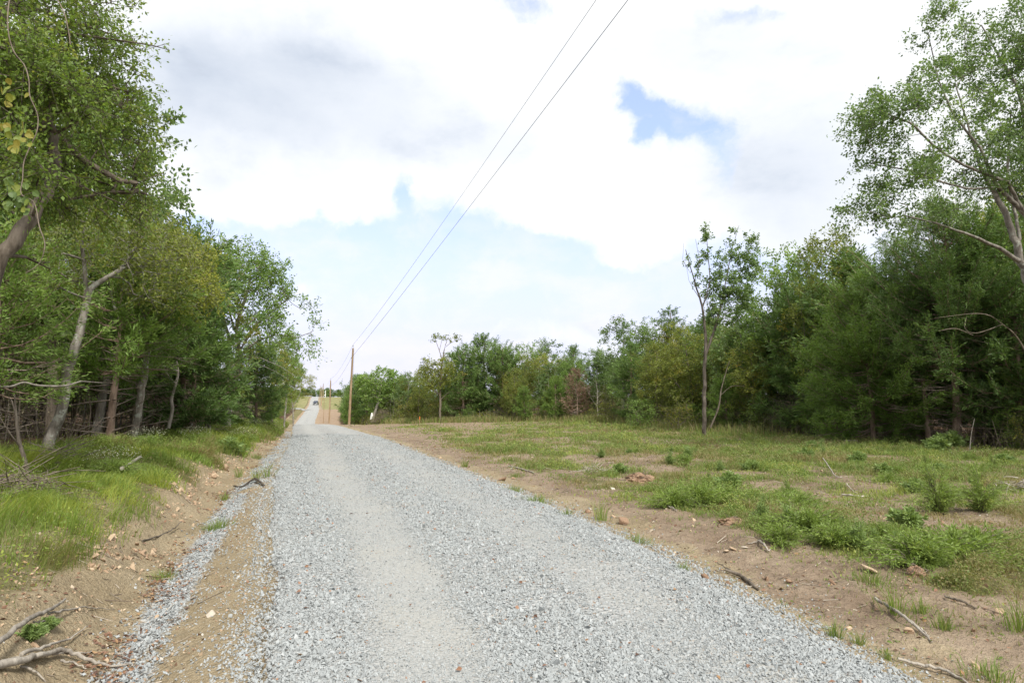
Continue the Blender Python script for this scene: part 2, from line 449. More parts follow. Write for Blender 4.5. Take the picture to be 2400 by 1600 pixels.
# ------------------------------------------------------------------ trees
def grow(trunks, pts, rng, r_tip=.006, power=.5, step=.3, up=.55, bow=.1, order_noise=.25):
    """woody skeleton: given limbs (x, y, z, r rows) plus branches reaching out to every point of the crown"""
    P, PAR, R = [], [], []
    for tr in trunks:
        tr = np.asarray(tr, float)
        par = -1
        if P:
            a = np.asarray(P); k = int(np.argmin(np.linalg.norm(a - tr[0, :3], axis=1)))
            if np.linalg.norm(a[k] - tr[0, :3]) < 1.2: par = k
        n0 = None
        L = np.concatenate(([0], np.cumsum(np.linalg.norm(np.diff(tr[:, :3], axis=0), axis=1))))
        m = max(2, int(L[-1] / step) + 1); s = np.linspace(0, L[-1], m)
        q = np.stack([np.interp(s, L, tr[:, c]) for c in range(4)], 1)
        if m > 3: q[1:-1, :3] += rng.normal(size=(m - 2, 3)) * np.clip(q[1:-1, 3:4] * .22, .004, .03)
        for row in q:
            P.append(row[:3]); PAR.append(par); R.append(row[3]); par = len(P) - 1
    n_tr = len(P)
    cap = n_tr + len(pts) * 40
    A = np.zeros((cap, 3)); A[:n_tr] = P; n = n_tr
    PAR = PAR + [0] * (cap - n_tr); R = R + [0.0] * (cap - n_tr)
    tips = []
    if len(pts):
        d = np.min(np.linalg.norm(pts[:, None, :] - A[None, :n_tr], axis=2), axis=1)
        d = d * (1 + order_noise * rng.random(len(pts)))
        for i in np.argsort(d):
            p = pts[i]
            w = A[:n] - p
            c = np.linalg.norm(w, axis=1) + up * np.maximum(0, w[:, 2] + .1)
            k = int(np.argmin(c)); q = A[k]
            L = np.linalg.norm(p - q); m = int(min(38, max(1, round(L / step))))
            side = rng.normal(size=3) * bow * L; side[2] -= bow * L * .5
            prev = k
            for j in range(1, m + 1):
                t = j / m
                A[n] = q * (1 - t) + p * t + side * (4 * t * (1 - t)) * .5 + (rng.normal(size=3) * step * .07 if j < m else 0)
                PAR[n] = prev; prev = n; n += 1
            tips.append(prev)
    A = A[:n]; PAR = np.array(PAR[:n]); R = np.array(R[:n])
    cnt = np.zeros(n); cnt[tips] = 1
    for i in range(n - 1, -1, -1):
        if PAR[i] >= 0: cnt[PAR[i]] += cnt[i]
    rad = np.maximum(R, r_tip * np.maximum(cnt, 1) ** power)
    for i in range(n):
        if PAR[i] >= 0: rad[i] = min(rad[i], rad[PAR[i]]) if R[i] == 0 else rad[i]
    return A, PAR, rad, np.array(tips, int)

def wood(geo, A, PAR, rad, thick=5, rmin=0.0):
    n = len(A)
    par = np.where(PAR < 0, 0, PAR)
    d = unit(np.where((PAR >= 0)[:, None], A - A[par], np.array([[0, 0, 1.0]])))
    main = np.full(n, -1); best = np.zeros(n)
    for i in range(n):
        k = PAR[i]
        if k >= 0 and rad[i] > best[k]: best[k] = rad[i]; main[k] = i
    e = np.nonzero(PAR >= 0)[0]
    ismain = main[PAR[e]] == e
    dn = d.copy()
    has = main >= 0
    dn[has] = unit(d[has] + d[main[has]])
    r0 = np.where(ismain, rad[PAR[e]], np.minimum(rad[e] * 1.15, rad[PAR[e]]))
    d0 = np.where(ismain[:, None], dn[PAR[e]], d[e])
    for lo, hi, s in ((.05, 99, thick + 3), (.015, .05, thick), (rmin, .015, 3)):
        k = (rad[e] >= lo) & (rad[e] < hi)
        if k.any(): frusta(geo, A[PAR[e[k]]], A[e[k]], r0[k], rad[e[k]], d0[k], dn[e[k]], s)

def ell_points(rng, blobs, n, shell=.55):
    """points spread over a union of ellipsoids (cx, cy, cz, rx, ry, rz[, weight])"""
    b = np.array([tuple(x) + (1.0,) * (7 - len(x)) for x in blobs], float)
    w = b[:, 3] * b[:, 4] * b[:, 5] * b[:, 6]; w = w ** .8; w /= w.sum()
    k = rng.choice(len(b), n, p=w)
    r = rng.random(n) ** (1 / 3 * shell + .06)
    return b[k, :3] + rand_dirs(rng, n) * r[:, None] * b[k, 3:6]

def sprays(leaf, twig, pts, out_from, rng, n_tw=4, n_leaf=12, tw_len=.45, L=.07, W=.04, droop=.25, tint_sd=.14, jitter=.07, lift=.2, twig_r=.004, flat=.4):
    """leafy twigs at every crown point; leaves sit along the twigs"""
    N = len(pts)
    if N == 0: return
    base = np.repeat(pts, n_tw, 0)
    outw = unit(base - out_from)
    tdir = unit(outw * .55 + rand_dirs(rng, len(base)) * .9 + np.array([0, 0, lift]))
    tl = tw_len * (0.5 + rng.random(len(base)))
    end = base + tdir * tl[:, None] - np.array([0, 0, 1.0]) * (droop * tl ** 2)[:, None]
    if twig is not None: frusta(twig, base, end, twig_r, twig_r * .4, None, None, 3)
    ctint = rng.normal(.5, tint_sd, N)
    M = len(base) * n_leaf
    t = rng.random(M) ** .8
    bi = np.repeat(np.arange(len(base)), n_leaf)
    p = base[bi] * (1 - t[:, None]) + end[bi] * t[:, None] + rng.normal(size=(M, 3)) * jitter
    ax = unit(tdir[bi] * .5 + rand_dirs(rng, M) * .8 - np.array([0, 0, droop]))
    nr = unit(rand_dirs(rng, M) * (1 - flat) + np.array([0, 0, flat]) + rng.normal(size=(M, 3)) * .35)
    sz = .65 + .7 * rng.random(M)
    leaf_quads(leaf, p, ax, nr, L * sz, W * sz, np.clip(np.repeat(ctint, n_tw * n_leaf) + rng.normal(0, .13, M), 0, 1))

def blob_shift(blobs, k):
    return [tuple(np.array(b[:3]) * k) + tuple(np.array(b[3:6]) * k) + tuple(b[6:]) for b in blobs]

def make_tree(name, base, trunks, blobs, n_pts, leaf_m, bark_m, label, cat='tree', group=None, seed=1, shell=.55, bare=0.0, r_tip=.006, power=.5, step=.3, up=.55, bow=.1,
              extra=None, world=True, **sp):
    """trunks and blobs in world coordinates (or local ones when world is False)"""
    rng = np.random.default_rng(seed)
    base = np.asarray(base, float); off = base if world else np.zeros(3)
    pts = ell_points(rng, blobs, n_pts, shell) if n_pts else np.zeros((0, 3))
    if n_pts:
        keep = fbm(pts[:, 0] * .9 + pts[:, 1] * .6 + seed, pts[:, 2] * .9 + pts[:, 1] * .5, 2, seed) > .36
        pts = pts[keep]
    A, PAR, rad, tips = grow(trunks, pts, rng, r_tip, power, step, up, bow)
    wd, lf = Geo(), Geo()
    wood(wd, A, PAR, rad)
    tp = A[tips] if len(tips) else np.zeros((0, 3))
    if len(tp):
        if bare > 0: tp = tp[rng.random(len(tp)) > bare]
        mid = np.mean([b[:3] for b in blobs], axis=0) - np.array([0, 0, .6])
        sprays(lf, wd, tp, mid, rng, **sp)
    if extra: extra(wd, lf, rng)
    t = thing(name, base, label, cat, group)
    link('trunk', wd.mesh('trunk', [bark_m], True, off), t)
    if lf.v: link('crown', lf.mesh('crown', [leaf_m], False, off), t)
    return t

def make_cedar(name, base, H, R, leaf_m, label, seed=1, n_br=120, bare_to=.15, sparse=1.0, shape=1.0, trunk_r=None, group=None, L=.12, W=.02, n_q=26, dead_low=18, lean=(0, 0), cat='cedar', top_bare=0.0):
    """eastern red cedar: straight trunk, rising branches clothed in feathery sprays; base is where it stands"""
    rng = np.random.default_rng(seed)
    wd, lf = Geo(), Geo()
    tr = trunk_r or H * .016
    zs = np.linspace(0, H, 16)
    tx = np.stack((lean[0] * (zs / H) ** 1.3 + .05 * np.sin(zs * 1.1 + seed), lean[1] * (zs / H) + .05 * np.cos(zs * .9 + seed), zs), 1)
    tube(wd, tx, tr * (1 - zs / H) ** .8 + .008, 8)
    def trunk_at(z): return np.stack([np.interp(z, zs, tx[:, c]) for c in range(3)], 1)
    h = bare_to * H + (H * .985 - bare_to * H) * rng.random(n_br) ** .95
    f = h / H
    prof = np.interp(f, [0, bare_to, .28, .5, .75, .93, 1.0], [.5, .72, 1.0, .86, .52, .2, .03])
    az = rng.random(n_br) * 2 * math.pi
    lob = 1 + .28 * np.sin(az * 2 + seed) * np.sin(h * 1.7 + seed) + .2 * np.sin(az * 3 + h * 2.3)
    Lb = R * (prof ** shape) * lob * (.7 + .45 * rng.random(n_br))
    risea = np.interp(f, [0, .4, 1], [.05, .35, 1.3]) + rng.normal(0, .12, n_br)
    d = np.stack((np.cos(az), np.sin(az), risea), 1); d = d / np.linalg.norm(d[:, :2], axis=1, keepdims=True)
    b0 = trunk_at(h)
    K = 5; ts = np.linspace(0, 1, K)
    path = b0[:, None, :] + d[:, None, :] * (Lb[:, None] * ts[None])[:, :, None]
    path[:, :, 2] -= (Lb[:, None] * .22) * np.sin(ts[None] * math.pi * .9)
    path += rng.normal(size=path.shape) * .02 * ts[None, :, None]
    r0 = np.clip(.012 * Lb + .004, .004, .03)
    for k in range(K - 1):
        frusta(wd, path[:, k], path[:, k + 1], r0 * (1 - ts[k] * .8), r0 * (1 - ts[k + 1] * .8), None, None, 4)
    # sprays
    ns = np.maximum(2, (Lb * 9 * sparse).astype(int))
    bi = np.repeat(np.arange(n_br), ns)
    t = np.clip(.22 + .8 * rng.random(len(bi)) ** .8, 0, 1)
    kf = t * (K - 1); k0 = np.minimum(kf.astype(int), K - 2); fr = (kf - k0)[:, None]
    sp = path[bi, k0] * (1 - fr) + path[bi, k0 + 1] * fr
    sd = unit(unit(d[bi]) * .7 + rand_dirs(rng, len(bi)) * .65 + np.array([0, 0, .12]))
    sl = .22 + .38 * rng.random(len(bi))
    ste = sp + sd * sl[:, None]
    frusta(wd, sp, ste, .004, .002, None, None, 3)
    ctint = rng.normal(.48, .16, len(bi)) + (t - .6) * .25
    qi = np.repeat(np.arange(len(bi)), n_q); M = len(qi)
    tt = rng.random(M)
    p = sp[qi] * (1 - tt[:, None]) + ste[qi] * tt[:, None] + rng.normal(size=(M, 3)) * .055
    ax = unit(sd[qi] * .9 + rand_dirs(rng, M) * .6 + np.array([0, 0, -.05]))
    nr = rand_dirs(rng, M)
    sz = .6 + .8 * rng.random(M)
    leaf_quads(lf, p, ax, nr, L * sz, W * sz * 1.3, np.clip(ctint[qi] + rng.normal(0, .1, M), 0, 1), 0)
    if dead_low:
        n = dead_low; hh = H * (.04 + (bare_to + .12) * rng.random(n)); a2 = rng.random(n) * 6.283; l2 = R * (.35 + .6 * rng.random(n))
        q0 = trunk_at(hh); dd = np.stack((np.cos(a2), np.sin(a2), rng.normal(.12, .16, n)), 1)
        q1 = q0 + dd * (l2 * .5)[:, None] + rng.normal(size=(n, 3)) * .05; q2 = q0 + dd * l2[:, None] + rng.normal(size=(n, 3)) * .12
        dw = Geo(); frusta(dw, q0, q1, .017, .010, None, None, 4); frusta(dw, q1, q2, .010, .004, None, None, 3)
        for _ in range(3):
            s0 = q1 * .6 + q2 * .4; s1 = s0 + dd * (l2 * .3)[:, None] + rng.normal(size=(n, 3)) * .16
            frusta(dw, s0, s1, .005, .0025, None, None, 3)
    t = thing(name, base, label, cat, group)
    nb = sum(len(q) for q in wd.q)
    if dead_low:
        for q, tt_ in zip(dw.q, dw.qt): wd.q.append(q + wd.n); wd.qt.append(tt_)
        wd.v += dw.v
    me = wd.mesh('trunk', [M_BARKC, M_DEADB])
    me.polygons.foreach_set('material_index', (np.arange(len(me.polygons)) >= nb).astype(np.int32))
    link('trunk', me, t)
    if lf.v: link('crown', lf.mesh('crown', [leaf_m], False), t)
    return t

# ------------------------------------------------------------------ ground zones
def _patch_table():
    spec = [  # px, py, half width px, half height px, weight : green patches of the clearing
        (1675, 1170, 120, 42, 1.0), (1640, 1135, 70, 25, .9), (1930, 1225, 120, 50, 1.0), (1890, 1190, 80, 30, .8),
        (2180, 1290, 110, 50, 1.0), (2330, 1290, 110, 60, .9), (2060, 1270, 90, 35, .7), (2300, 1375, 60, 22, 1.0), (2380, 1350, 60, 40, .8), (2260, 1370, 50, 16, .8),
        (1180, 1050, 90, 18, .9), (1290, 1082, 70, 20, 1.0), (1400, 1110, 90, 25, .75), (1520, 1165, 60, 20, .7),
        (1480, 1040, 200, 40, .6), (1700, 1070, 200, 35, .8), (1900, 1080, 250, 45, .95), (2150, 1120, 220, 45, .9),
        (1300, 1010, 160, 20, .35), (1600, 1005, 250, 22, .95), (1850, 1025, 250, 26, 1.2), (2100, 1060, 200, 28, .9), (1400, 990, 200, 10, .8), (1150, 983, 180, 6, .8),
        (1950, 1120, 100, 18, .55), (2330, 1170, 90, 40, .7), (1500, 1090, 60, 15, .6), (2450, 1200, 150, 60, .8), (2600, 1350, 150, 80, .8),
        (1245, 1018, 40, 7, .9), (1060, 1022, 40, 5, .5), (1120, 1034, 60, 7, .7), (1040, 1008, 60, 5, .6), (1180, 1012, 70, 6, .7), (985, 1000, 40, 4, .5)]
    rows = []
    for px, py, rx, ry, w in spec:
        a, b, c = ground([px, px, px], [py, py + ry, py - ry])
        rows.append((a[0], a[1], rx / F * a[1], max(.12, (c[1] - b[1]) * .5), w))
    return np.array(rows)
PATCH = _patch_table()

def green_right(x, y):
    x = np.asarray(x, float); y = np.asarray(y, float)
    m = np.zeros_like(x)
    wx = x + .9 * (fbm(x * .5, y * .5, 3, 60) - .5) * np.clip(y / 9, .5, 3); wy = y + 1.6 * (fbm(x * .5 + 9, y * .5, 3, 61) - .5) * np.clip(y / 9, .5, 3)
    for cx, cy, rx, ry, w in PATCH:
        q = ((wx - cx) / rx) ** 2 + ((wy - cy) / ry) ** 2
        m = np.maximum(m, w * np.exp(-np.minimum(q, 30) * .8))
    u = road_u(x, y)
    m = m * smooth(u, 2.7, 4.5)
    n = fbm(x * .8, y * .8, 3, 62)
    return np.clip(m * (0.45 + 1.1 * smooth(n, .3, .6)), 0, 1.2)

def green_left(x, y):
    u = road_u(x, y)
    n = fbm(x * .9, y * .9, 3, 70)
    lo = np.interp(y, [2, 6, 12, 20, 28, 45, 90], [3.95, 3.75, 3.35, 3.1, 2.75, 2.6, 2.6])
    hi = np.interp(y, [2, 8, 12, 20, 30, 45], [8.0, 6.2, 6.6, 6.2, 5.4, 4.4])
    e = lo + .55 * (fbm(y * .8, y * 0, 3, 71) - .5)
    m = smooth(-u, e - .1, e + .35) * (1 - smooth(-u, hi - .6, hi + 1.4))
    return m * (0.5 + .8 * smooth(n, .32, .55)) * (1 - .3 * smooth(fbm(x * .45, y * .45, 2, 77), .52, .66) * (y < 9))

# ------------------------------------------------------------------ terrain
def grid_axis(fine, fine_to, growth, end):
    v = [0.0]; st = fine
    while v[-1] < end:
        if v[-1] > fine_to: st *= growth
        v.append(v[-1] + st)
    return np.array(v)
_pos = grid_axis(.085, 6.5, 1.05, 900)
_us = np.concatenate((-_pos[:0:-1], _pos))
_yf = grid_axis(.075, 7.0, 1.0115, 1900)
_yb = grid_axis(.15, 2.0, 1.12, 120)
_ysr = np.concatenate((-_yb[:0:-1], _yf))
YY, UU = np.meshgrid(_ysr, _us, indexing='ij')
XX = x_at(YY, UU)
ZZ = height(XX, YY)
R_, C_ = YY.shape
idx = np.arange(R_ * C_).reshape(R_, C_)
tq = np.stack((idx[:-1, :-1], idx[:-1, 1:], idx[1:, 1:], idx[1:, :-1]), -1).reshape(-1, 4)
gx, gy, gu = XX.ravel(), YY.ravel(), UU.ravel()
ne = fbm(gx * 1.3, gy * 1.3, 3, 50)
sand = smooth(-gu, 1.8, 2.1) * (1 - smooth(-gu, 4.6, 5.6)) + smooth(gu, 1.8, 2.1) * (1 - smooth(gu + 1.4 * (ne - .5), 2.5, 3.3))
green = np.maximum(green_right(gx, gy) * (gu > 0), green_left(gx, gy) * (gu < 0))
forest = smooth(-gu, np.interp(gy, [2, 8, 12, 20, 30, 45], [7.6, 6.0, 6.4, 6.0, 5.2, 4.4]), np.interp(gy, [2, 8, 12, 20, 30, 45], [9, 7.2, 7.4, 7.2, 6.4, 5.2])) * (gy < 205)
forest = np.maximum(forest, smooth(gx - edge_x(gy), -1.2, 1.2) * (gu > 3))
sp_c = np.interp(gy, [2, 4, 6, 10, 16, 24], [-2.88, -2.95, -2.92, -2.7, -2.5, -2.3])
spill = np.exp(-((gu - sp_c) / np.interp(gy, [2, 5, 10, 20], [.20, .19, .2, .18])) ** 2) * smooth(fbm(gx * 2.2, gy * 1.1, 3, 51), .25, .5) * (gy < 40) * 1.1
red = smooth(gy, 100, 130) * (1 - smooth(gy, 205, 222)) * (np.abs(gu) < 22) + .7 * smooth(gy, 60, 80) * (gu < 0) * (gu > -6) + .35 * smooth(gy, 40, 66) * (1 - smooth(gy, 85, 110)) * (gu > 0)
farg = smooth(gy, 206, 222) * (1 - smooth(np.abs(gu), 150, 300)) * (np.abs(gu) > 3.2)
zone = np.stack((np.clip(sand, 0, 1), np.clip(green, 0, 1), np.clip(forest, 0, 1), np.clip(spill, 0, 1)), 1)
m, gg = new_mat('ground_soil')
tcn = gg.new('ShaderNodeTexCoord'); o = tcn.outputs['Object']
za = gg.new('ShaderNodeAttribute', attribute_name='zone')
zs = gg.new('ShaderNodeSeparateColor'); gg.t.links.new(za.outputs['Color'], zs.inputs[0])
nA = gg.noise(o, 1.1, 6, .62); nB = gg.noise(o, 14, 5, .65); nC = gg.noise(o, 55, 3, .6); nD = gg.noise(o, .35, 3)
soil = gg.ramp(gg.m('ADD', gg.m('MULTIPLY', nA, .5), gg.m('ADD', gg.m('MULTIPLY', nB, .3), gg.m('MULTIPLY', nC, .2))), [(.30, (.115, .080, .053)), (.43, (.205, .152, .107)), (.55, (.29, .225, .162)), (.68, (.41, .335, .25))])
tan = gg.ramp(gg.m('ADD', gg.m('MULTIPLY', nA, .4), gg.m('MULTIPLY', nC, .6)), [(.28, (.16, .12, .07)), (.45, (.275, .22, .14)), (.6, (.365, .30, .20)), (.75, (.49, .43, .32))])
redc = gg.ramp(nA, [(.3, (.235, .165, .11)), (.7, (.38, .285, .20))])
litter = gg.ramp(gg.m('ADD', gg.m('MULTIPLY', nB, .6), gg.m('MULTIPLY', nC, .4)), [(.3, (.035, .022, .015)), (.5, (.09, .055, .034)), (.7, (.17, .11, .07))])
under = gg.ramp(gg.m('ADD', gg.m('MULTIPLY', nB, .5), gg.m('MULTIPLY', nA, .5)), [(.3, (.06, .07, .02)), (.5, (.11, .12, .035)), (.7, (.20, .16, .08))])
fieldc = gg.ramp(gg.m('ADD', gg.m('MULTIPLY', nD, .7), gg.m('MULTIPLY', nA, .3)), [(.3, (.13, .14, .055)), (.5, (.22, .215, .095)), (.7, (.33, .29, .16))])
vo = gg.new('ShaderNodeTexVoronoi'); vo.inputs['Scale'].default_value = 38; gg.t.links.new(o, vo.inputs['Vector'])
vs = gg.new('ShaderNodeSeparateColor'); gg.t.links.new(vo.outputs['Color'], vs.inputs[0])
grav = gg.ramp(vs.outputs[0], [(.0, (.20, .20, .19)), (.5, (.40, .41, .40)), (1, (.56, .57, .57))])
nz = gg.m('MULTIPLY', gg.m('SUBTRACT', nB, .5), 1.0)
def zmask(sock, soft=.25): return gg.ss(gg.m('ADD', sock, nz), .5 - soft, .5 + soft)
col = gg.mix(zmask(zs.outputs[0]), soil, tan)
nE = gg.noise(o, 4.2, 5, .7)
soil_ = col
col = gg.mix(gg.m('MULTIPLY', gg.ss(nE, .52, .66), .4), soil_, gg.v('SCALE', soil_, sc=.62))
col = gg.mix(gg.m('MULTIPLY', zmask(attr(gg, 'red'), .4), .75), col, redc)
col = gg.mix(gg.m('MULTIPLY', zmask(zs.outputs[1], .35), .75), col, under)
col = gg.mix(zmask(attr(gg, 'meadow'), .3), col, fieldc)
col = gg.mix(zmask(za.outputs['Alpha']), col, grav)
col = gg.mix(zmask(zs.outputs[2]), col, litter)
hgt = gg.m('ADD', gg.m('ADD', gg.m('MULTIPLY', nB, .6), gg.m('MULTIPLY', nC, .25)), gg.m('MULTIPLY', gg.m('MULTIPLY', vo.outputs['Distance'], za.outputs['Alpha']), -.6))
M_SOIL = finish(m, gg, principled(gg, col, .95, bumpn(gg, hgt, 1.0, .09), .1))
terrain = link('ground', mesh_np('ground', np.stack((gx, gy, ZZ.ravel()), 1), tq, None, [M_SOIL], None, True, {'zone': zone, 'red': np.clip(red, 0, 1), 'meadow': np.clip(farg, 0, 1)}))
tag(terrain, kind='structure')

# ------------------------------------------------------------------ the road and its stones
def road_z(x, y, u):
    t = np.clip(1 - (np.abs(u) / 2.2) ** 4, 0, 1)
    rut = -.018 * (np.exp(-((u + .75) / .3) ** 2) + np.exp(-((u - .8) / .3) ** 2))
    return height(x, y, False) + .012 + .055 * t + rut * t + .012 * (fbm(x * 2.4, y * 2.4, 2, 80) - .5)

ry = np.concatenate((np.arange(-30, 0, .5), grid_axis(.09, 8, 1.012, 470)))
el_ = np.interp(ry, [0, 4, 9, 14], [-1.98, -2.0, -2.08, -2.12]) + .22 * (fbm(ry * .9, ry * 0, 3, 81) - .5); er_ = 2.12 + .34 * (fbm(ry * .9, ry * 0 + 5, 3, 82) - .5)
nu = 47
fr = np.linspace(0, 1, nu)
RU = el_[:, None] * (1 - fr) + er_[:, None] * fr
RY = np.repeat(ry[:, None], nu, 1); RX = x_at(RY, RU)
RZ = road_z(RX, RY, RU)
RZ[:, 0] -= .05; RZ[:, -1] -= .07
ri = np.arange(RY.size).reshape(RY.shape)
rq = np.stack((ri[:-1, :-1], ri[:-1, 1:], ri[1:, 1:], ri[1:, :-1]), -1).reshape(-1, 4)
def track(u, y):
    """1 in the packed wheel tracks, 0 on the loose stone between and beside them"""
    w = .25 * (fbm(y * .35, y * 0, 2, 84) - .5)
    return np.clip(np.exp(-((u + .86 + w) / .42) ** 4) * .95 + .55 * np.exp(-((u - .95 + w) / .40) ** 4), 0, 1)
m, gg = new_mat('road_gravel')
tcn = gg.new('ShaderNodeTexCoord'); o = tcn.outputs['Object']
trk = attr(gg, 'track')
def vor(scale, feature='F1'):
    v = gg.new('ShaderNodeTexVoronoi', feature=feature); v.inputs['Scale'].default_value = scale
    gg.t.links.new(o, v.inputs['Vector']); return v
v1 = vor(26); v2 = vor(60); v3 = vor(130)
def cellv(v):
    s = gg.new('ShaderNodeSeparateColor'); gg.t.links.new(v.outputs['Color'], s.inputs[0]); return s
c1, c2, c3 = cellv(v1), cellv(v2), cellv(v3)
stone = [(.0, (.21, .215, .21)), (.25, (.28, .287, .28)), (.6, (.34, .348, .34)), (.9, (.43, .435, .43)), (.975, (.48, .48, .475)), (.985, (.33, .25, .17)), (1, (.30, .19, .12))]
k1 = gg.ramp(c1.outputs[0], stone); k2 = gg.ramp(c2.outputs[0], stone); k3 = gg.ramp(c3.outputs[0], stone)
nA = gg.noise(o, .9, 4); nB = gg.noise(o, 9, 4)
coarse = gg.mix(gg.ss(c1.outputs[1], .35, .6), k1, k2)
fine = gg.mix(.45, k3, (.315, .318, .302, 1))
col = gg.mix(gg.ss(gg.m('ADD', trk, gg.m('MULTIPLY', gg.m('SUBTRACT', nB, .5), .8)), .25, .75), coarse, fine)
col = gg.mix(gg.m('MULTIPLY', gg.ss(nA, .45, .7), .35), col, (.36, .345, .30, 1))
hh = gg.m('ADD', gg.m('MULTIPLY', gg.m('MULTIPLY', v1.outputs['Distance'], -1.0), gg.m('SUBTRACT', 1.1, trk)), gg.m('ADD', gg.m('MULTIPLY', v2.outputs['Distance'], -.18), gg.m('MULTIPLY', gg.noise(o, 70, 3, .7), .10)))
M_ROAD = finish(m, gg, principled(gg, col, .9, bumpn(gg, hh, 1.0, .03), .2))
road = link('gravel_road', mesh_np('gravel_road', np.stack((RX.ravel(), RY.ravel(), RZ.ravel()), 1), rq, None, [M_ROAD], None, True, {'track': track(RU.ravel(), RY.ravel())}))
tag(road, kind='structure')

# short gravel spur that leaves the road to the left, in the dip
sy = np.linspace(0, 1, 14); spc = []
for t in sy:
    y0 = 205 + 4 * t; x0 = xc(y0) - 1.5 - 9.5 * t
    for w in (-1, 1): spc.append((x0, y0 + w * (4.5 - 1.2 * t), float(height(x0, y0 + w * (4.5 - 1.2 * t))) + .12 + (.0 if t else .02)))
si = np.arange(len(spc)).reshape(-1, 2)
spur = link('side_road', mesh_np('side_road', spc, np.stack((si[:-1, 0], si[:-1, 1], si[1:, 1], si[1:, 0]), 1), None, [M_ROAD], None, True, {'track': np.full(len(spc), .7)}))
tag(spur, kind='structure')

def stone_protos(n, seed, flat=(.45, .9)):
    rr = np.random.default_rng(seed); out = []
    for _ in range(n):
        bm = bmesh.new()
        k = rr.integers(9, 14)
        p = rand_dirs(rr, k) * (.75 + .35 * rr.random((k, 1))) * np.array([1, .6 + .4 * rr.random(), flat[0] + (flat[1] - flat[0]) * rr.random()]) * .5
        for q in p: bm.verts.new(q)
        res = bmesh.ops.convex_hull(bm, input=bm.verts)
        bmesh.ops.delete(bm, geom=[v for v in bm.verts if not v.link_faces], context='VERTS')
        bmesh.ops.triangulate(bm, faces=bm.faces)
        bm.verts.index_update()
        out.append((np.array([v.co[:] for v in bm.verts]), np.array([[v.index for v in f.verts] for f in bm.faces])))
        bm.free()
    return out
PROT = stone_protos(18, 3)

def scatter_stones(geo, pos, size, rng, tint):
    N = len(pos); which = rng.integers(0, len(PROT), N)
    ang = rng.random(N) * 6.283; tlt = rng.normal(0, .45, (N, 2))
    for k, (pv, pf) in enumerate(PROT):
        s = np.nonzero(which == k)[0]
        if not len(s): continue
        ca, sa = np.cos(ang[s]), np.sin(ang[s]); v = pv[None] * size[s][:, None, None]
        x = v[:, :, 0] * ca[:, None] - v[:, :, 1] * sa[:, None]; y = v[:, :, 0] * sa[:, None] + v[:, :, 1] * ca[:, None]
        z = v[:, :, 2] + x * tlt[s][:, :1] + y * tlt[s][:, 1:]
        V = np.stack((x, y, z), 2) + pos[s][:, None, :]
        T = (pf[None] + (np.arange(len(s)) * len(pv))[:, None, None]).reshape(-1, 3)
        geo.add(V.reshape(-1, 3), None, T, np.repeat(tint[s], len(pf)))

m, gg = new_mat('loose_stone')
tcn = gg.new('ShaderNodeTexCoord')
col = gg.ramp(attr(gg, 'tint'), [(0, (.205, .218, .222)), (.2, (.265, .282, .285)), (.55, (.305, .325, .328)), (.88, (.365, .385, .388)), (.955, (.415, .43, .43)), (.965, (.34, .27, .19)), (1, (.30, .18, .12))])
nS = gg.noise(tcn.outputs['Object'], 60, 3)
col = gg.mix(.35, col, gg.v('SCALE', col, sc=gg.m('ADD', .5, nS)))
M_STONE = finish(m, gg, principled(gg, col, .85, None, .25))
m, gg = new_mat('soil_stone')
tcn = gg.new('ShaderNodeTexCoord')
col = gg.ramp(attr(gg, 'tint'), [(0, (.14, .085, .055)), (.35, (.27, .18, .12)), (.7, (.38, .28, .19)), (.9, (.50, .40, .28)), (1, (.42, .42, .40))])
col = gg.mix(.5, col, gg.v('SCALE', col, sc=gg.m('ADD', .5, gg.noise(tcn.outputs['Object'], 22, 4))))
M_CLOD = finish(m, gg, principled(gg, col, .95, None, .1))

def sample_y(rng, n, a, b, p):
    """depths between a and b, thinning out as y ** -p"""
    r = rng.random(n)
    if abs(p - 1) < 1e-6: return a * (b / a) ** r
    e = 1 - p
    return (a ** e + r * (b ** e - a ** e)) ** (1 / e)

rng = np.random.default_rng(21)
sg = Geo()
n = 250000
y = sample_y(rng, n, 2.2, 34, 1.5)
u = rng.uniform(-1, 1, n); u = np.where(u < 0, -u * np.interp(y, [0, 4, 9, 14], [-2.02, -2.06, -2.15, -2.2]), u * 2.25) + rng.normal(0, .05, n) - np.abs(rng.normal(0, .16, n)) * (u < -.93) + (np.abs(rng.normal(0, .15, n)) + .3 * (fbm(y * .7, y * 0, 3, 87) - .5)) * (u > .93)
keep = rng.random(n) < (1 - .42 * track(u, y)) * (.55 + .9 * smooth(fbm(x_at(y, u) * 1.1, y * .6, 3, 88), .3, .6)) * (1 - .5 * smooth(np.abs(u), 2.1, 2.4))
y, u = y[keep], u[keep]; x = x_at(y, u)
base = .009 + .017 * rng.random(len(y)) ** 1.7 + .014 * (rng.random(len(y)) < .10) + .018 * (rng.random(len(y)) < .012)
size = base * (1 - .45 * track(u, y)) * np.interp(y, [2, 6, 14, 34], [.95, 1.1, 1.5, 2.3])
z = np.where(np.abs(u) < 2.08, road_z(x, y, u), height(x, y)) + size * .12
scatter_stones(sg, np.stack((x, y, z), 1), size, rng, np.clip(rng.beta(2.6, 2.0, len(y)) * .96 + (rng.random(len(y)) < .015) * .4, 0, 1))
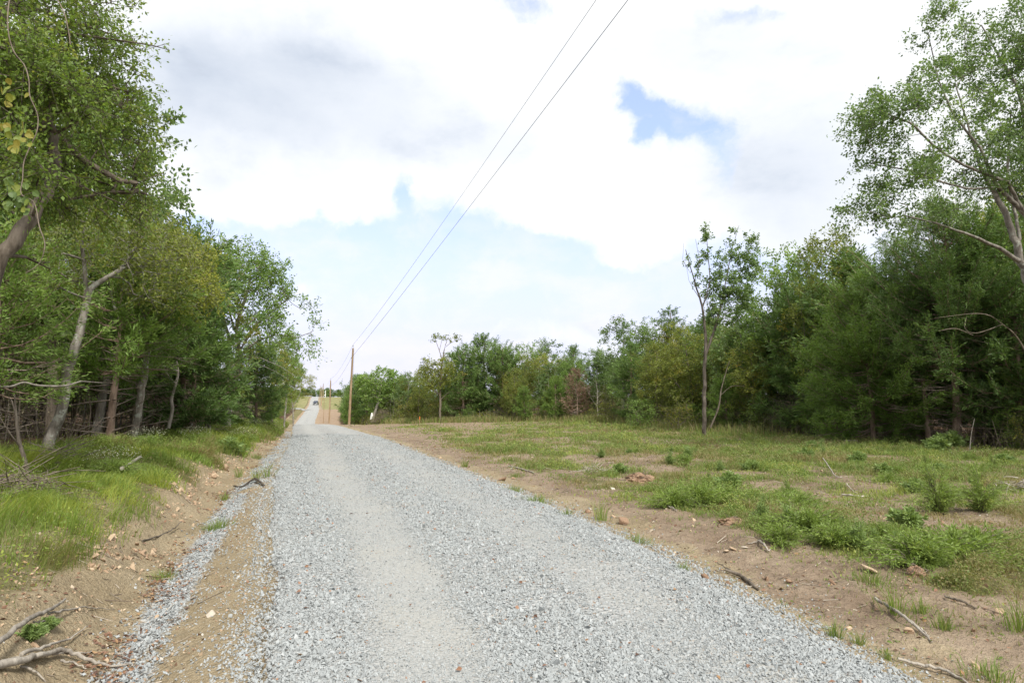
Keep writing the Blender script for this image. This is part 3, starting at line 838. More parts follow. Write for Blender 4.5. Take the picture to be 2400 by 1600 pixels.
# spilled band beside the ditch, and strays on the shoulders
n = 9500
y = sample_y(rng, n, 2.2, 26, 1.5)
u = np.interp(y, [2, 4, 6, 10, 16, 24], [-2.88, -2.95, -2.92, -2.7, -2.5, -2.3]) + rng.normal(0, .13, n)
x = x_at(y, u)
kp = fbm(x * 2.2, y * 1.1, 3, 51) > .33
y, u, x = y[kp], u[kp], x[kp]
size = (.012 + .022 * rng.random(len(y)) ** 1.5) * np.interp(y, [2, 6, 14, 34], [.95, 1.1, 1.5, 2.3])
scatter_stones(sg, np.stack((x, y, height(x, y) + size * .15), 1), size, rng, np.clip(rng.beta(2.6, 2.0, len(y)) * .95 + (rng.random(len(y)) < .05) * .4, 0, 1))
n = 7000
y = sample_y(rng, n, 2.2, 30, 1.4); sd = np.where(rng.random(n) < .5, -1, 1)
u = sd * (2.1 + np.abs(rng.normal(0, .35, n))); x = x_at(y, u)
size = (.006 + .018 * rng.random(n) ** 2) * np.interp(y, [2, 6, 14, 34], [1, 1.1, 1.4, 2])
scatter_stones(sg, np.stack((x, y, height(x, y) + size * .15), 1), size, rng, np.clip(rng.beta(2.6, 2.0, n), 0, .94))
tag(link('gravel', sg.mesh('gravel', [M_STONE], False)), kind='stuff')

cg = Geo()
n = 44000
y = sample_y(rng, n, 2.2, 45, 1.35)
x = np.where(rng.random(n) < .72, x_at(y, rng.uniform(2.2, 14, n)), x_at(y, -rng.uniform(2.2, 4.6, n)))
u = road_u(x, y)
kp = (x < edge_x(y) + 2) & (fbm(x * 1.1, y * 1.1, 3, 90) > .40)
x, y = x[kp], y[kp]; n = len(x)
size = (.005 + .028 * rng.random(n) ** 3.2 + .05 * (rng.random(n) < .006)) * np.interp(y, [2, 6, 14, 45], [.9, 1.1, 1.6, 2.6])
yb = sample_y(rng, 2600, 3, 34, 1.0); ub = np.interp(yb, [3, 8, 14, 24, 34], [-3.75, -3.6, -3.35, -3.0, -2.8]) + rng.normal(0, .22, 2600); xb = x_at(yb, ub)
kb = fbm(xb * 1.3, yb * 1.3, 3, 93) > .47; xb, yb = xb[kb], yb[kb]
x, y = np.concatenate((x, xb)), np.concatenate((y, yb)); size = np.concatenate((size, (.012 + .085 * rng.random(len(xb)) ** 2.6) * np.interp(yb, [3, 10, 34], [.9, 1.2, 1.8]))); n = len(x)
tc_ = rng.random(n); tc_[-len(xb):] = .45 + .4 * tc_[-len(xb):]
scatter_stones(cg, np.stack((x, y, height(x, y) + size * .05), 1), size, rng, tc_)
tag(link('soil_clods', cg.mesh('soil_clods', [M_CLOD], False)), kind='stuff')

# ------------------------------------------------------------------ grass and weeds
def blades(geo, p, h, w, lean, rng, tint, curl=.5):
    """bent two-step blades; lean is an (N, 2) horizontal push"""
    n = len(p)
    a = rng.random(n) * 6.283
    s = np.stack((np.cos(a), np.sin(a), np.zeros(n)), 1) * (np.asarray(w).reshape(-1, 1) * .5)
    l3 = np.concatenate((lean, np.zeros((n, 1))), 1); h = np.asarray(h).reshape(-1, 1)
    m1 = p + l3 * h * .22 + np.array([0, 0, 1.0]) * h * .5
    tp = p + l3 * h * (.6 + curl * .5) + np.array([0, 0, 1.0]) * h * (1 - .30 * curl * np.minimum(np.linalg.norm(lean, axis=1, keepdims=True), 1.3))
    V = np.stack((p - s, p + s, m1 + s * .8, m1 - s * .8, tp), 1).reshape(-1, 3)
    k = np.arange(n)[:, None] * 5
    q = (np.array([[0, 1, 2, 3]]) + k); t = (np.array([[3, 2, 4]]) + k)
    geo.add(V, q, t, tint=tint)
    # same tint for both halves: Geo keeps quads and tris apart

M_GRASS = leaf_mat('grass_blades', [(.30, .24, .12), (.20, .22, .065), (.145, .215, .04), (.20, .29, .055), (.32, .36, .065)], trans=.35, vary=.0)
M_GRASSR = leaf_mat('field_weeds', [(.30, .25, .13), (.22, .22, .075), (.14, .205, .05), (.19, .275, .065), (.32, .35, .09)], trans=.35, vary=.0)

gr = Geo()
rng = np.random.default_rng(31)
n = 420000
y = sample_y(rng, n, 2.4, 70, 1.25)
x = xc(y) - rng.uniform(2.3, 9.0, n)
gm = green_left(x, y)
clump = fbm(x * 2.1, y * 2.1, 3, 72)
kp = rng.random(n) < gm * (.18 + 1.0 * smooth(clump, .38, .62)) * .7
x, y, gm, clump = x[kp], y[kp], gm[kp], clump[kp]; n = len(x)
big = fbm(x * .7, y * .7, 2, 73)
h = (.07 + .27 * smooth(clump, .36, .66) * rng.random(n) ** .6) * (.65 + .7 * smooth(big, .35, .65)) * np.interp(y, [2, 10, 25, 70], [.75, 1.0, 1.1, 1.3])
w = np.maximum(.0045, .00085 * y) * (.7 + .6 * rng.random(n))
cl = fbm(x * 1.4, y * 1.4, 2, 75) * 6.28 * 2
lean = np.stack((.30 + .45 * np.cos(cl) + rng.normal(0, .3, n), -.12 + .45 * np.sin(cl) + rng.normal(0, .3, n)), 1)
tn = np.clip(.58 + 1.7 * (fbm(x * .8, y * .8, 3, 74) - .5) + rng.normal(0, .13, n) - .45 * (rng.random(n) < .06), 0, 1)
blades(gr, np.stack((x, y, height(x, y) - .01), 1), h, w, lean, rng, tn)
n = 260000
y = sample_y(rng, n, 3.0, 60, 1.25); x = xc(y) - rng.uniform(2.3, 9.0, n)
gm = green_left(x, y); clump = fbm(x * 1.6, y * 1.6, 3, 78)
kp = rng.random(n) < gm * smooth(clump, .42, .58) * .7; x, y, gm, clump = x[kp], y[kp], gm[kp], clump[kp]; n = len(x)
p = np.stack((x, y, height(x, y) + .02 + .34 * smooth(clump, .4, .68) * rng.random(n) ** .7), 1)
L = np.maximum(.026, .0026 * y) * (.5 + .9 * rng.random(n))
leaf_quads(gr, p, unit(rand_dirs(rng, n) + np.array([0, 0, .35])), unit(rng.normal(size=(n, 3)) * .6 + np.array([0, 0, 1.])), L, L * np.where(fbm(x * .9, y * .9, 2, 79) > .5, .45, .2), np.clip(.62 + 1.5 * (fbm(x * .9, y * .9, 3, 76) - .5) + rng.normal(0, .13, n), 0, 1))
tag(link('grass', gr.mesh('grass', [M_GRASS], False)), kind='stuff')

fg = Geo()
n = 850000
y = sample_y(rng, n, 3.2, 80, 1.2)
x = rng.uniform(-.35, 1.02, n) * y + rng.normal(0, .6, n)
kp = (road_u(x, y) > 2.3) & (x < edge_x(y) + 1.5)
x, y = x[kp], y[kp]
gm = green_right(x, y); clump = fbm(x * 2.3, y * 2.3, 3, 63)
kp = rng.random(len(x)) < np.clip(gm, 0, 1) * (.16 + 1.0 * smooth(clump, .34, .58)) + .012
x, y, gm, clump = x[kp], y[kp], gm[kp], clump[kp]; n = len(x)
h = (.05 + .20 * np.clip(gm, 0, 1) * smooth(clump, .36, .66) * (.4 + .6 * rng.random(n))) * np.interp(y, [3, 10, 30, 80], [.8, 1.0, 1.35, 1.6])
w = np.maximum(.0045, .0008 * y) * (.7 + .7 * rng.random(n))
lean = rng.normal(0, .55, (n, 2))
tn = np.clip(.46 + 2.0 * (fbm(x * .55, y * .55, 3, 64) - .5) + rng.normal(0, .16, n) - .38 * (rng.random(n) < .22), 0, 1)
blades(fg, np.stack((x, y, height(x, y) - .008), 1), h, w, lean, rng, tn)
# broad little leaves among the blades
kk = rng.random(n) < .28
p = np.stack((x, y, height(x, y)), 1)[kk] + np.stack((rng.normal(0, .03, kk.sum()), rng.normal(0, .03, kk.sum()), h[kk] * rng.random(kk.sum()) * .9), 1)
L = np.maximum(.03, .0022 * y[kk]) * (.6 + .8 * rng.random(kk.sum()))
leaf_quads(fg, p, unit(rand_dirs(rng, kk.sum()) + np.array([0, 0, .3])), unit(rng.normal(size=(kk.sum(), 3)) * .5 + np.array([0, 0, 1.])), L, L * .5, np.clip(tn[kk] + .12, 0, 1))
n = 560000
y = sample_y(rng, n, 3.2, 60, 1.25); x = rng.uniform(-.3, 1.02, n) * y + rng.normal(0, .5, n)
kp = (road_u(x, y) > 2.6) & (x < edge_x(y) + 1); x, y = x[kp], y[kp]
gm = green_right(x, y); clump = fbm(x * 1.7, y * 1.7, 3, 65)
kp = rng.random(len(x)) < smooth(gm, .22, .65) * smooth(clump, .36, .52); x, y, gm, clump = x[kp], y[kp], gm[kp], clump[kp]; n = len(x)
z = .27 * smooth(gm, .3, .9) * smooth(clump, .38, .68) * rng.random(n) ** .7 * np.interp(y, [3, 20, 60], [1, 1.1, 1.5])
p = np.stack((x, y, height(x, y) + z + .01), 1)
L = np.maximum(.026, .0026 * y) * (.5 + .9 * rng.random(n))
leaf_quads(fg, p, unit(rand_dirs(rng, n) + np.array([0, 0, .35])), unit(rng.normal(size=(n, 3)) * .6 + np.array([0, 0, 1.])), L, L * np.where(fbm(x * .7, y * .7, 2, 66) > .5, .5, .24), np.clip(.58 + 1.6 * (fbm(x * .9, y * .9, 3, 67) - .5) + rng.normal(0, .14, n), 0, 1))
tag(link('field_grass', fg.mesh('field_grass', [M_GRASSR], False)), kind='stuff')

# dead leaves: ditch, road, forest edge
lg = Geo()
M_LITTER = leaf_mat('fallen_leaf', [(.09, .05, .035), (.16, .085, .055), (.24, .13, .08), (.33, .20, .10), (.40, .30, .17)], trans=.1, vary=0)
n = 5500
y = sample_y(rng, n, 2.3, 26, 1.3)
uc = np.interp(y, [2, 4, 6, 12, 26], [-3.15, -3.1, -3.05, -2.9, -2.6]) + rng.normal(0, .14, n)
x = x_at(y, uc)
kp = (fbm(x * 1.5, y * 1.2, 3, 95) > .56) & (rng.random(n) < .6)
x, y = x[kp], y[kp]
n2 = 240; y2 = sample_y(rng, n2, 2.4, 22, 1.4); x2 = xc(y2) + rng.uniform(-2.9, 2.2, n2)
n3 = 2600; y3 = sample_y(rng, n3, 3, 30, 1.2); x3 = xc(y3) + rng.uniform(2.3, 11, n3)
n4 = 2500; y4 = sample_y(rng, n4, 2.4, 12, 1.2); x4 = xc(y4) - rng.uniform(3.3, 7, n4)
x = np.concatenate((x, x2, x3, x4)); y = np.concatenate((y, y2, y3, y4)); n = len(x); u = road_u(x, y)
z = np.where(np.abs(u) < 2.1, road_z(x, y, u) + .014, height(x, y) + .008)
L = (.028 + .03 * rng.random(n)) * np.interp(y, [2, 8, 25], [.8, 1.0, 1.5])
leaf_quads(lg, np.stack((x, y, z), 1), unit(rng.normal(size=(n, 3)) * np.array([1, 1, .25])), unit(rng.normal(size=(n, 3)) * .35 + np.array([0, 0, 1.])), L, L * .55, np.clip(rng.beta(1.6, 2.2, n), 0, 1), .25)
tag(link('fallen_leaves', lg.mesh('fallen_leaves', [M_LITTER], False)), kind='stuff')

tw = Geo()
n = 7000; y = sample_y(rng, n, 2.4, 40, 1.3)
x = np.where(rng.random(n) < .7, x_at(y, rng.uniform(2.4, 15, n)), x_at(y, -rng.uniform(2.6, 8.5, n)))
kp = (x < edge_x(y) + 3) & (fbm(x * .9, y * .9, 3, 97) > .42); x, y = x[kp], y[kp]; n = len(x)
a = rng.random(n) * 6.283; l = (.03 + .16 * rng.random(n) ** 2.2) * np.interp(y, [2, 10, 40], [.9, 1.2, 2.4])
p0 = np.stack((x, y, height(x, y) + .006), 1); x1, y1 = x + np.cos(a) * l, y + np.sin(a) * l
p1 = np.stack((x1, y1, height(x1, y1) + .006 + l * np.abs(rng.normal(0, .12, n))), 1)
w = (.0016 + .0022 * rng.random(n)) * np.interp(y, [2, 8, 40], [1, 1.4, 4])
frusta(tw, p0, p1, w, w * .6, None, None, 4, rng.random(n))
M_TWL = leaf_mat('twig_litter', [(.07, .05, .035), (.16, .12, .085), (.30, .25, .19), (.46, .41, .34)], trans=0.0, vary=0)
tag(link('twig_litter', tw.mesh('twig_litter', [M_TWL], False)), kind='stuff')

# ------------------------------------------------------------------ trees that stand out, each shaped after its own limbs
def poly(*p):
    return np.array([tuple(at(a, b, Y)) + (r,) for a, b, Y, r in p])
def B(px, py, Y, rx, ry, rd=1.0, w=1.0):
    c = at(px, py, Y)
    return (c[0], c[1], c[2], rx / F * Y, rd, ry / F * Y, w)
def stand(px, Y): 
    x = ray(px, 930)[0] * Y
    return np.array((x, Y, float(height(x, Y)) - .04))
def root(b, r): return (b[0], b[1], b[2] - .15, r)
def from_ground(b, r, *p):
    return np.vstack((np.array([root(b, r * 1.35), (b[0], b[1], b[2] + .2, r)]), poly(*p)))

b = stand(-190, 6.6)
make_tree('tree', b, [from_ground(b, .13, (-120, 900, 6.6, .10), (0, 612, 6.7, .08), (75, 512, 6.9, .068), (130, 390, 7.2, .055), (110, 250, 7.5, .055), (60, 100, 7.8, .045), (30, -80, 8.1, .03)),
    poly((-120, 900, 6.6, .10), (-105, 520, 6.8, .085), (-70, 200, 7.0, .07), (0, 41, 7.2, .055), (53, -6, 7.4, .045), (120, -90, 7.7, .03)),
    poly((-70, 200, 7.0, .03), (0, 151, 7.2, .022), (90, 168, 7.5, .015), (150, 169, 7.8, .009)),
    poly((-80, 160, 7.0, .035), (0, 120, 7.1, .028), (127, 157, 7.3, .02), (220, 190, 7.6, .014), (300, 215, 8.0, .008)),
    poly((-50, 95, 7.1, .03), (86, 70, 7.2, .024), (245, 90, 7.4, .016), (357, 106, 7.6, .009), (398, 118, 7.7, .005)),
    poly((10, 30, 7.25, .028), (98, 24, 7.5, .02), (173, 53, 7.9, .014), (260, 80, 8.4, .008)),
    poly((110, 290, 7.5, .03), (156, 338, 7.7, .024), (212, 387, 7.9, .016), (301, 434, 8.2, .009), (385, 405, 8.5, .005)),
    poly((120, 400, 7.2, .024), (219, 450, 7.7, .014), (290, 480, 8.1, .008)),
    poly((10, 600, 6.75, .026), (58, 601, 7.1, .018), (118, 630, 7.5, .01))],
    [B(130, 330, 6.5, 85, 150, .5, 7), B(60, 200, 6.6, 120, 130, .5, 6), B(70, 110, 7.6, 200, 170, 1.3), B(215, 110, 7.7, 105, 58, 1.0), B(290, 112, 7.6, 56, 26, .5), B(180, 280, 8.0, 150, 120, 1.2), B(265, 250, 8.3, 48, 60, .7), B(40, 400, 7.6, 150, 120, 1.1),
     B(195, 440, 8.2, 150, 80, 1.0), B(290, 400, 8.4, 46, 42, .6), B(150, 5, 7.9, 150, 60, 1.0), B(270, 10, 7.8, 50, 30, .5, .4)],
    900, M_OVER, M_BARK, 'large olive leaved tree leaning in over the top left of the view', seed=101, n_tw=4, n_leaf=14, tw_len=.36, L=.052, W=.027, r_tip=.0035, power=.5, step=.18, jitter=.05, droop=.5, tint_sd=.17)

b = stand(122, 13.4)
make_tree('tree', b, [from_ground(b, .115, (150, 919, 13.4, .10), (159, 861, 13.4, .095), (178, 804, 13.5, .09), (194, 750, 13.6, .082), (210, 680, 13.8, .066), (240, 655, 13.9, .055), (287, 632, 14.1, .045), (330, 560, 14.4, .03), (360, 490, 14.7, .02)),
    poly((205, 700, 13.7, .05), (200, 640, 13.5, .045), (190, 560, 13.3, .03), (210, 490, 13.2, .018))],
    [B(310, 560, 14.4, 130, 75, 1.4), B(190, 600, 13.6, 130, 85, 1.3), B(375, 620, 14.6, 75, 80, 1.1), B(90, 640, 13.2, 120, 60, 1.2), B(250, 690, 13.9, 110, 40, 1.0), B(60, 540, 13.2, 110, 60, 1)],
    360, M_OLD, M_BARKL, 'leaning tree with pale lichen bark and thin olive crown above left bank', seed=102, n_tw=4, n_leaf=10, tw_len=.42, L=.075, W=.036, r_tip=.004, step=.25, droop=.5)

b = stand(318, 17.5)
make_tree('tree', b, [from_ground(b, .10, (340, 860, 17.4, .09), (370, 700, 17.3, .065), (410, 640, 17.2, .05), (430, 570, 17.3, .03)), poly((345, 850, 17.4, .06), (290, 770, 17.0, .05), (268, 720, 16.8, .04), (255, 660, 16.6, .02))],
    [B(400, 620, 17.4, 90, 80, 1.3), B(340, 580, 17.6, 80, 70, 1.2), B(440, 690, 17.3, 60, 50, 1.0), B(455, 620, 17.6, 45, 40, .8), B(300, 650, 17, 70, 50, 1)],
    330, M_YEL, M_BARKL, 'yellow green tree with forked pale limbs behind the leaning lichen tree', seed=103, n_tw=4, n_leaf=11, tw_len=.42, L=.085, W=.045, r_tip=.004, step=.25)

b = stand(533, 28.5)
make_tree('tree', b, [from_ground(b, .19, (535, 960, 28.5, .17), (531, 903, 28.5, .10), (537, 798, 28.4, .08), (520, 720, 28.3, .05), (500, 640, 28.2, .03)),
    poly((536, 962, 28.5, .13), (554, 886, 28.3, .105), (563, 851, 28.2, .10), (560, 805, 28.2, .085), (553, 762, 28.2, .07), (575, 700, 28.2, .05), (590, 630, 28.2, .03)),
    poly((560, 800, 28.2, .05), (540, 740, 28.6, .045), (530, 690, 29, .03), (545, 610, 29.2, .02)),
    poly((563, 830, 28.2, .055), (610, 795, 28.0, .045), (650, 785, 27.9, .035), (700, 790, 27.8, .02), (735, 775, 27.7, .012)),
    poly((563, 820, 28.2, .04), (600, 760, 28.5, .03), (650, 720, 28.7, .018), (690, 690, 28.8, .01)),
    poly((562, 835, 28.2, .03), (610, 838, 27.6, .022), (660, 860, 27.3, .012), (690, 880, 27.2, .006)), poly((562, 838, 28.2, .022), (600, 850, 27.9, .016), (650, 872, 27.8, .01), (676, 890, 27.8, .005))],
    [B(570, 680, 28.3, 95, 95, 2.0), B(530, 640, 28.4, 60, 60, 1.4), B(620, 650, 28.3, 55, 60, 1.3), B(690, 735, 28.0, 55, 55, 1.2), B(640, 770, 28, 60, 40, 1.1), B(700, 800, 27.8, 40, 35, .8), B(590, 600, 28.3, 35, 35, .8), B(500, 740, 28, 40, 60, 1)],
    430, M_OAK, M_BARKL, 'fork trunked green tree reaching right over the left bank', seed=104, n_tw=4, n_leaf=12, tw_len=.55, L=.12, W=.062, r_tip=.007, step=.35)

b = stand(1649, 35.0)
make_tree('tree', b, [from_ground(b, .12, (1651, 877, 35, .10), (1655, 790, 35, .085), (1647, 723, 35, .06), (1632, 674, 34.9, .045), (1620, 632, 34.8, .03), (1607, 585, 34.7, .016)),
    poly((1655, 827, 35, .07), (1674, 773, 35.1, .06), (1686, 732, 35.2, .05), (1699, 670, 35.3, .035), (1715, 586, 35.4, .022), (1732, 528, 35.5, .01)),
    poly((1647, 720, 35, .04), (1665, 657, 35.2, .03), (1657, 566, 35.3, .018), (1653, 526, 35.3, .01)),
    poly((1690, 715, 35.2, .035), (1740, 632, 35.6, .022), (1769, 549, 35.8, .01)), poly((1628, 660, 34.9, .02), (1640, 610, 34.6, .014), (1630, 560, 34.5, .008)),
    poly((1618, 640, 34.8, .016), (1600, 610, 34.9, .01), (1602, 570, 34.9, .006)), poly((1640, 700, 35, .02), (1615, 660, 35.3, .01), (1608, 620, 35.4, .006))],
    [B(1655, 565, 35.3, 9, 50, .3), B(1680, 600, 35.2, 9, 46, .3), B(1716, 580, 35.4, 10, 60, .35), B(1738, 565, 35.5, 10, 50, .35), B(1762, 590, 35.7, 12, 55, .4), B(1745, 635, 35.5, 26, 40, .6), B(1700, 650, 35.3, 26, 50, .7), B(1670, 690, 35.1, 26, 45, .7),
     B(1725, 690, 35.3, 40, 34, .8), B(1690, 740, 35.2, 46, 22, .9), B(1640, 650, 34.9, 10, 50, .35), B(1618, 600, 34.8, 8, 26, .3, .4)],
    300, M_OAKD, M_BARKK, 'tall thin open crowned tree with bare upper left limbs standing alone before the wood', seed=105, n_tw=4, n_leaf=9, tw_len=.30, L=.13, W=.075, r_tip=.005, step=.3, up=1.3, jitter=.05)

b = stand(2530, 19.5)
make_tree('tree', b, [from_ground(b, .2, (2480, 900, 19.5, .17), (2430, 730, 19.4, .15), (2400, 634, 19.3, .13), (2387, 580, 19.3, .105), (2352, 491, 19.3, .085), (2329, 446, 19.3, .07), (2300, 400, 19.4, .05), (2270, 300, 19.5, .03), (2240, 200, 19.6, .02)),
    poly((2430, 730, 19.4, .12), (2440, 560, 19.9, .10), (2420, 350, 20.2, .07), (2387, 210, 20.4, .05), (2343, 134, 20.4, .035), (2300, 60, 20.4, .02)),
    poly((2390, 612, 19.3, .07), (2338, 580, 18.9, .055), (2285, 554, 18.6, .042), (2191, 522, 18.3, .026), (2120, 505, 18.2, .012)),
    poly((2440, 560, 19.9, .08), (2400, 500, 19.6, .075), (2338, 437, 19.2, .06), (2320, 402, 19.0, .05), (2298, 348, 18.9, .042), (2236, 272, 18.8, .03), (2200, 190, 18.8, .02), (2175, 80, 18.8, .01)),
    poly((2400, 500, 19.6, .06), (2360, 428, 19.2, .055), (2285, 397, 18.8, .045), (2236, 375, 18.6, .035), (2191, 344, 18.4, .026), (2137, 290, 18.3, .014), (2060, 260, 18.2, .008)),
    poly((2338, 440, 19.2, .04), (2271, 442, 18.6, .03), (2218, 431, 18.3, .024), (2146, 402, 18.1, .016), (2044, 384, 18.0, .008)), poly((2390, 560, 19.3, .05), (2360, 400, 19.8, .04), (2370, 260, 20, .02))],
    [B(2110, 290, 18.4, 130, 75, 1.5), B(2050, 300, 18.2, 75, 50, 1.0), B(2040, 480, 18.3, 66, 55, 1.0), B(2110, 400, 18.3, 110, 45, 1.2), B(2230, 230, 18.9, 120, 100, 1.6), B(2330, 110, 20, 140, 115, 1.8), B(2190, 75, 18.9, 55, 66, .9),
     B(2250, 340, 19, 140, 80, 1.6), B(2410, 240, 20, 120, 170, 1.8), B(2330, 400, 19.3, 110, 50, 1.4), B(2160, 505, 18.4, 90, 36, 1.0), B(2480, 420, 20, 120, 140, 1.6)],
    1000, M_OAKD, M_BARKL, 'big pale limbed tree spreading its open crown across the top right', seed=106, n_tw=4, n_leaf=17, tw_len=.45, L=.092, W=.052, r_tip=.0045, power=.48, step=.25, tint_sd=.18)

b = stand(872, 82)
make_tree('tree', b, [from_ground(b, .20, (886, 945, 82, .17), (892, 915, 82, .12), (895, 890, 82, .08))],
    [B(892, 895, 82, 50, 32, 2.2), B(865, 905, 82, 30, 30, 1.8), B(918, 905, 82, 30, 34, 1.8), B(890, 930, 82.6, 44, 30, 1.8)], 260, M_OAK, M_BARKL, 'round topped green tree on a leaning pale trunk at the far field corner', seed=107,
    n_tw=4, n_leaf=10, tw_len=.6, L=.22, W=.13, r_tip=.012, step=.5)

b = stand(1032, 69)
make_tree('tree', b, [from_ground(b, .11, (1032, 900, 69, .09), (1036, 850, 69, .07), (1042, 815, 69, .05), (1050, 790, 69, .02)), poly((1038, 845, 69, .05), (1022, 800, 69, .025), (1016, 788, 69, .012)),
    poly((1042, 815, 69, .04), (1060, 800, 69, .02), (1080, 796, 69, .01)), poly((1030, 820, 69, .03), (1036, 795, 69, .015), (1040, 786, 69, .008)), poly((1034, 935, 69, .04), (1050, 920, 69, .02), (1062, 915, 69, .01)), poly((1032, 925, 69, .035), (1010, 910, 69, .02), (995, 905, 69, .01))],
    [B(1030, 850, 69, 38, 24, 1.6), B(1015, 880, 69, 34, 30, 1.5), B(1050, 870, 69, 30, 24, 1.4), B(1045, 800, 69, 34, 14, 1.2, .4)], 200, M_OLD, M_BARK, 'tree with bare forked twigs standing above its thin crown, mid treeline', seed=108, n_tw=4, n_leaf=9, tw_len=.6, L=.18, W=.10, r_tip=.009, step=.5, bare=.12)

make_cedar('cedar_tree', stand(2238, 25.5), 9.9, 3.4, M_CED, 'tall dark cedar with bare lower branches at the right edge of the clearing', 201, n_br=260, bare_to=.34, dead_low=70, sparse=1.0, L=.13, W=.022, n_q=22)
make_cedar('cedar_tree', stand(2040, 27.5), 7.0, 2.7, M_CEDL, 'feathery light green cedar clothed to the ground left of the tall dark cedar', 202, n_br=190, bare_to=.05, dead_low=16, L=.13, W=.022, n_q=24)
make_cedar('cedar_tree', stand(2168, 26.3), 6.5, 1.9, M_CED, 'slim dark cedar with bare stem just left of the tallest cedar', 203, n_br=80, bare_to=.4, dead_low=45)
make_cedar('cedar_tree', stand(2120, 28.5), 9.0, 2.6, M_CED, 'dark cedar rising behind the feathery light green one', 204, n_br=150, bare_to=.2, dead_low=30)
make_cedar('cedar_tree', stand(268, 16.6), 5.4, 2.2, M_CEDL, 'cedar with paired reddish stems left of the fork trunked tree', 205, n_br=110, bare_to=.36, dead_low=40, trunk_r=.10, n_q=30)
make_cedar('cedar_tree', stand(-25, 12.0), 4.2, 1.5, M_CEDL, 'bright low cedar at the left edge beside the lichen trunk', 206, n_br=110, bare_to=.30, dead_low=26, n_q=32, L=.09, W=.015)
make_cedar('cedar_tree', stand(1352, 61), 4.9, 1.35, M_DEADC, 'dead rust brown cedar in the treeline', 207, n_br=90, bare_to=.12, dead_low=20, L=.16, W=.03, n_q=10, sparse=.8)

# ------------------------------------------------------------------ the kinds that repeat through the woods
PROTO = {}
def proto_tree(key, H, trunks, blobs, n, leaf, bark, seed, name='tree', **kw):
    a = dict(n_tw=4, n_leaf=11, tw_len=.5, L=.14, W=.08, r_tip=.006, step=.35, tint_sd=.2); a.update(kw)
    PROTO[key] = [make_tree(name, (0, 0, 0), trunks, blobs, n, leaf, bark, '', seed=seed, world=False, **a), H, True]
T = lambda *p: np.array(p, float)
proto_tree('oak', 9, [T((0, 0, -.2, .16), (0, 0, .3, .13), (.15, .1, 3, .10), (-.1, .1, 5, .07), (.1, 0, 7, .03)), T((.1, .05, 2.6, .07), (1.2, .3, 4.6, .04))],
    [(0, 0, 6.2, 2.3, 2.2, 2.0), (1.2, .3, 4.8, 1.6, 1.6, 1.5), (-1.3, -.5, 4.4, 1.6, 1.5, 1.4), (.2, 0, 7.7, 1.4, 1.4, 1.2), (-.4, 1, 5.4, 1.7, 1.5, 1.5), (.3, -.9, 3.4, 1.6, 1.2, 1.0)], 330, M_OAK, M_BARK, 301)
proto_tree('maple', 9, [T((0, 0, -.2, .15), (0, 0, .3, .12), (-.2, .1, 2.5, .10), (.2, -.1, 5, .06), (.1, 0, 7.2, .03)), T((-.15, .1, 2.2, .06), (-1.1, .3, 4.2, .03))],
    [(0, 0, 6.6, 1.9, 1.9, 2.2), (-1.0, .3, 4.6, 1.7, 1.6, 1.4), (1.1, -.2, 5.2, 1.4, 1.4, 1.4), (.2, 0, 8.0, 1.0, 1.0, 1.0), (.2, .3, 3.2, 1.9, 1.7, 1.1)], 320, M_OAKD, M_BARKL, 302, W=.085)
proto_tree('elm', 8, [T((0, 0, -.2, .12), (0, 0, .3, .09), (.2, .1, 2.5, .075), (.5, .1, 4.5, .05), (.4, 0, 6.5, .02)), T((.2, .1, 2.4, .05), (-.7, .1, 4.2, .035), (-.9, 0, 6, .015))],
    [(.5, 0, 6.0, 1.5, 1.5, 1.7), (-.9, .2, 5.4, 1.3, 1.3, 1.5), (.1, .1, 4.0, 1.9, 1.6, 1.1), (1.2, -.2, 4.6, 1.2, 1.1, 1.0), (.1, 0, 7.2, 1.0, 1.0, .8)], 290, M_YEL, M_BARKL, 303, W=.05, droop=.45)
proto_tree('olive', 7.5, [T((0, 0, -.2, .10), (0, 0, .3, .08), (-.3, .1, 2.0, .065), (-.1, .1, 4.5, .045), (.1, 0, 6.4, .02)), T((-.25, .1, 1.8, .05), (.9, .1, 3.8, .03))],
    [(0, 0, 5.6, 1.5, 1.5, 1.8), (.9, .2, 4.0, 1.3, 1.3, 1.4), (-.9, .1, 3.6, 1.4, 1.4, 1.3), (0, 0, 2.4, 1.7, 1.5, 1.0)], 280, M_OLD, M_BARK, 304, W=.055)
proto_tree('slim', 9, [T((0, 0, -.2, .10), (0, 0, .3, .08), (.1, .1, 3, .07), (.0, .1, 6, .05), (.1, 0, 8.2, .015))],
    [(0, 0, 7.2, 1.2, 1.2, 1.7), (.3, .1, 5.4, 1.4, 1.4, 1.2), (-.4, 0, 4.2, 1.1, 1.1, .9)], 190, M_OAK, M_BARKL, 305)
proto_tree('bush', 2.4, [T((0, 0, -.1, .03), (.1, 0, .8, .02)), T((0, 0, .05, .025), (-.4, .2, .8, .012)), T((0, 0, .05, .025), (.3, -.3, .8, .012))],
    [(0, 0, 1.3, .95, .9, .9), (.5, .2, .8, .7, .7, .6), (-.6, 0, .8, .7, .7, .6)], 120, M_OAK, M_TWIG, 306, name='shrub', L=.08, W=.045, tw_len=.35, r_tip=.004, step=.2)
proto_tree('bush2', 2.2, [T((0, 0, -.1, .03), (.1, 0, .8, .02)), T((0, 0, .05, .025), (-.4, .2, .8, .012)), T((0, 0, .05, .025), (.3, -.3, .8, .012))],
    [(0, 0, 1.3, .8, .8, .8), (.6, .2, .8, .7, .7, .6), (-.6, 0, .7, .6, .6, .5)], 90, M_OLD, M_TWIG, 307, name='shrub', L=.075, W=.035, tw_len=.4, n_leaf=8, r_tip=.004, step=.2)
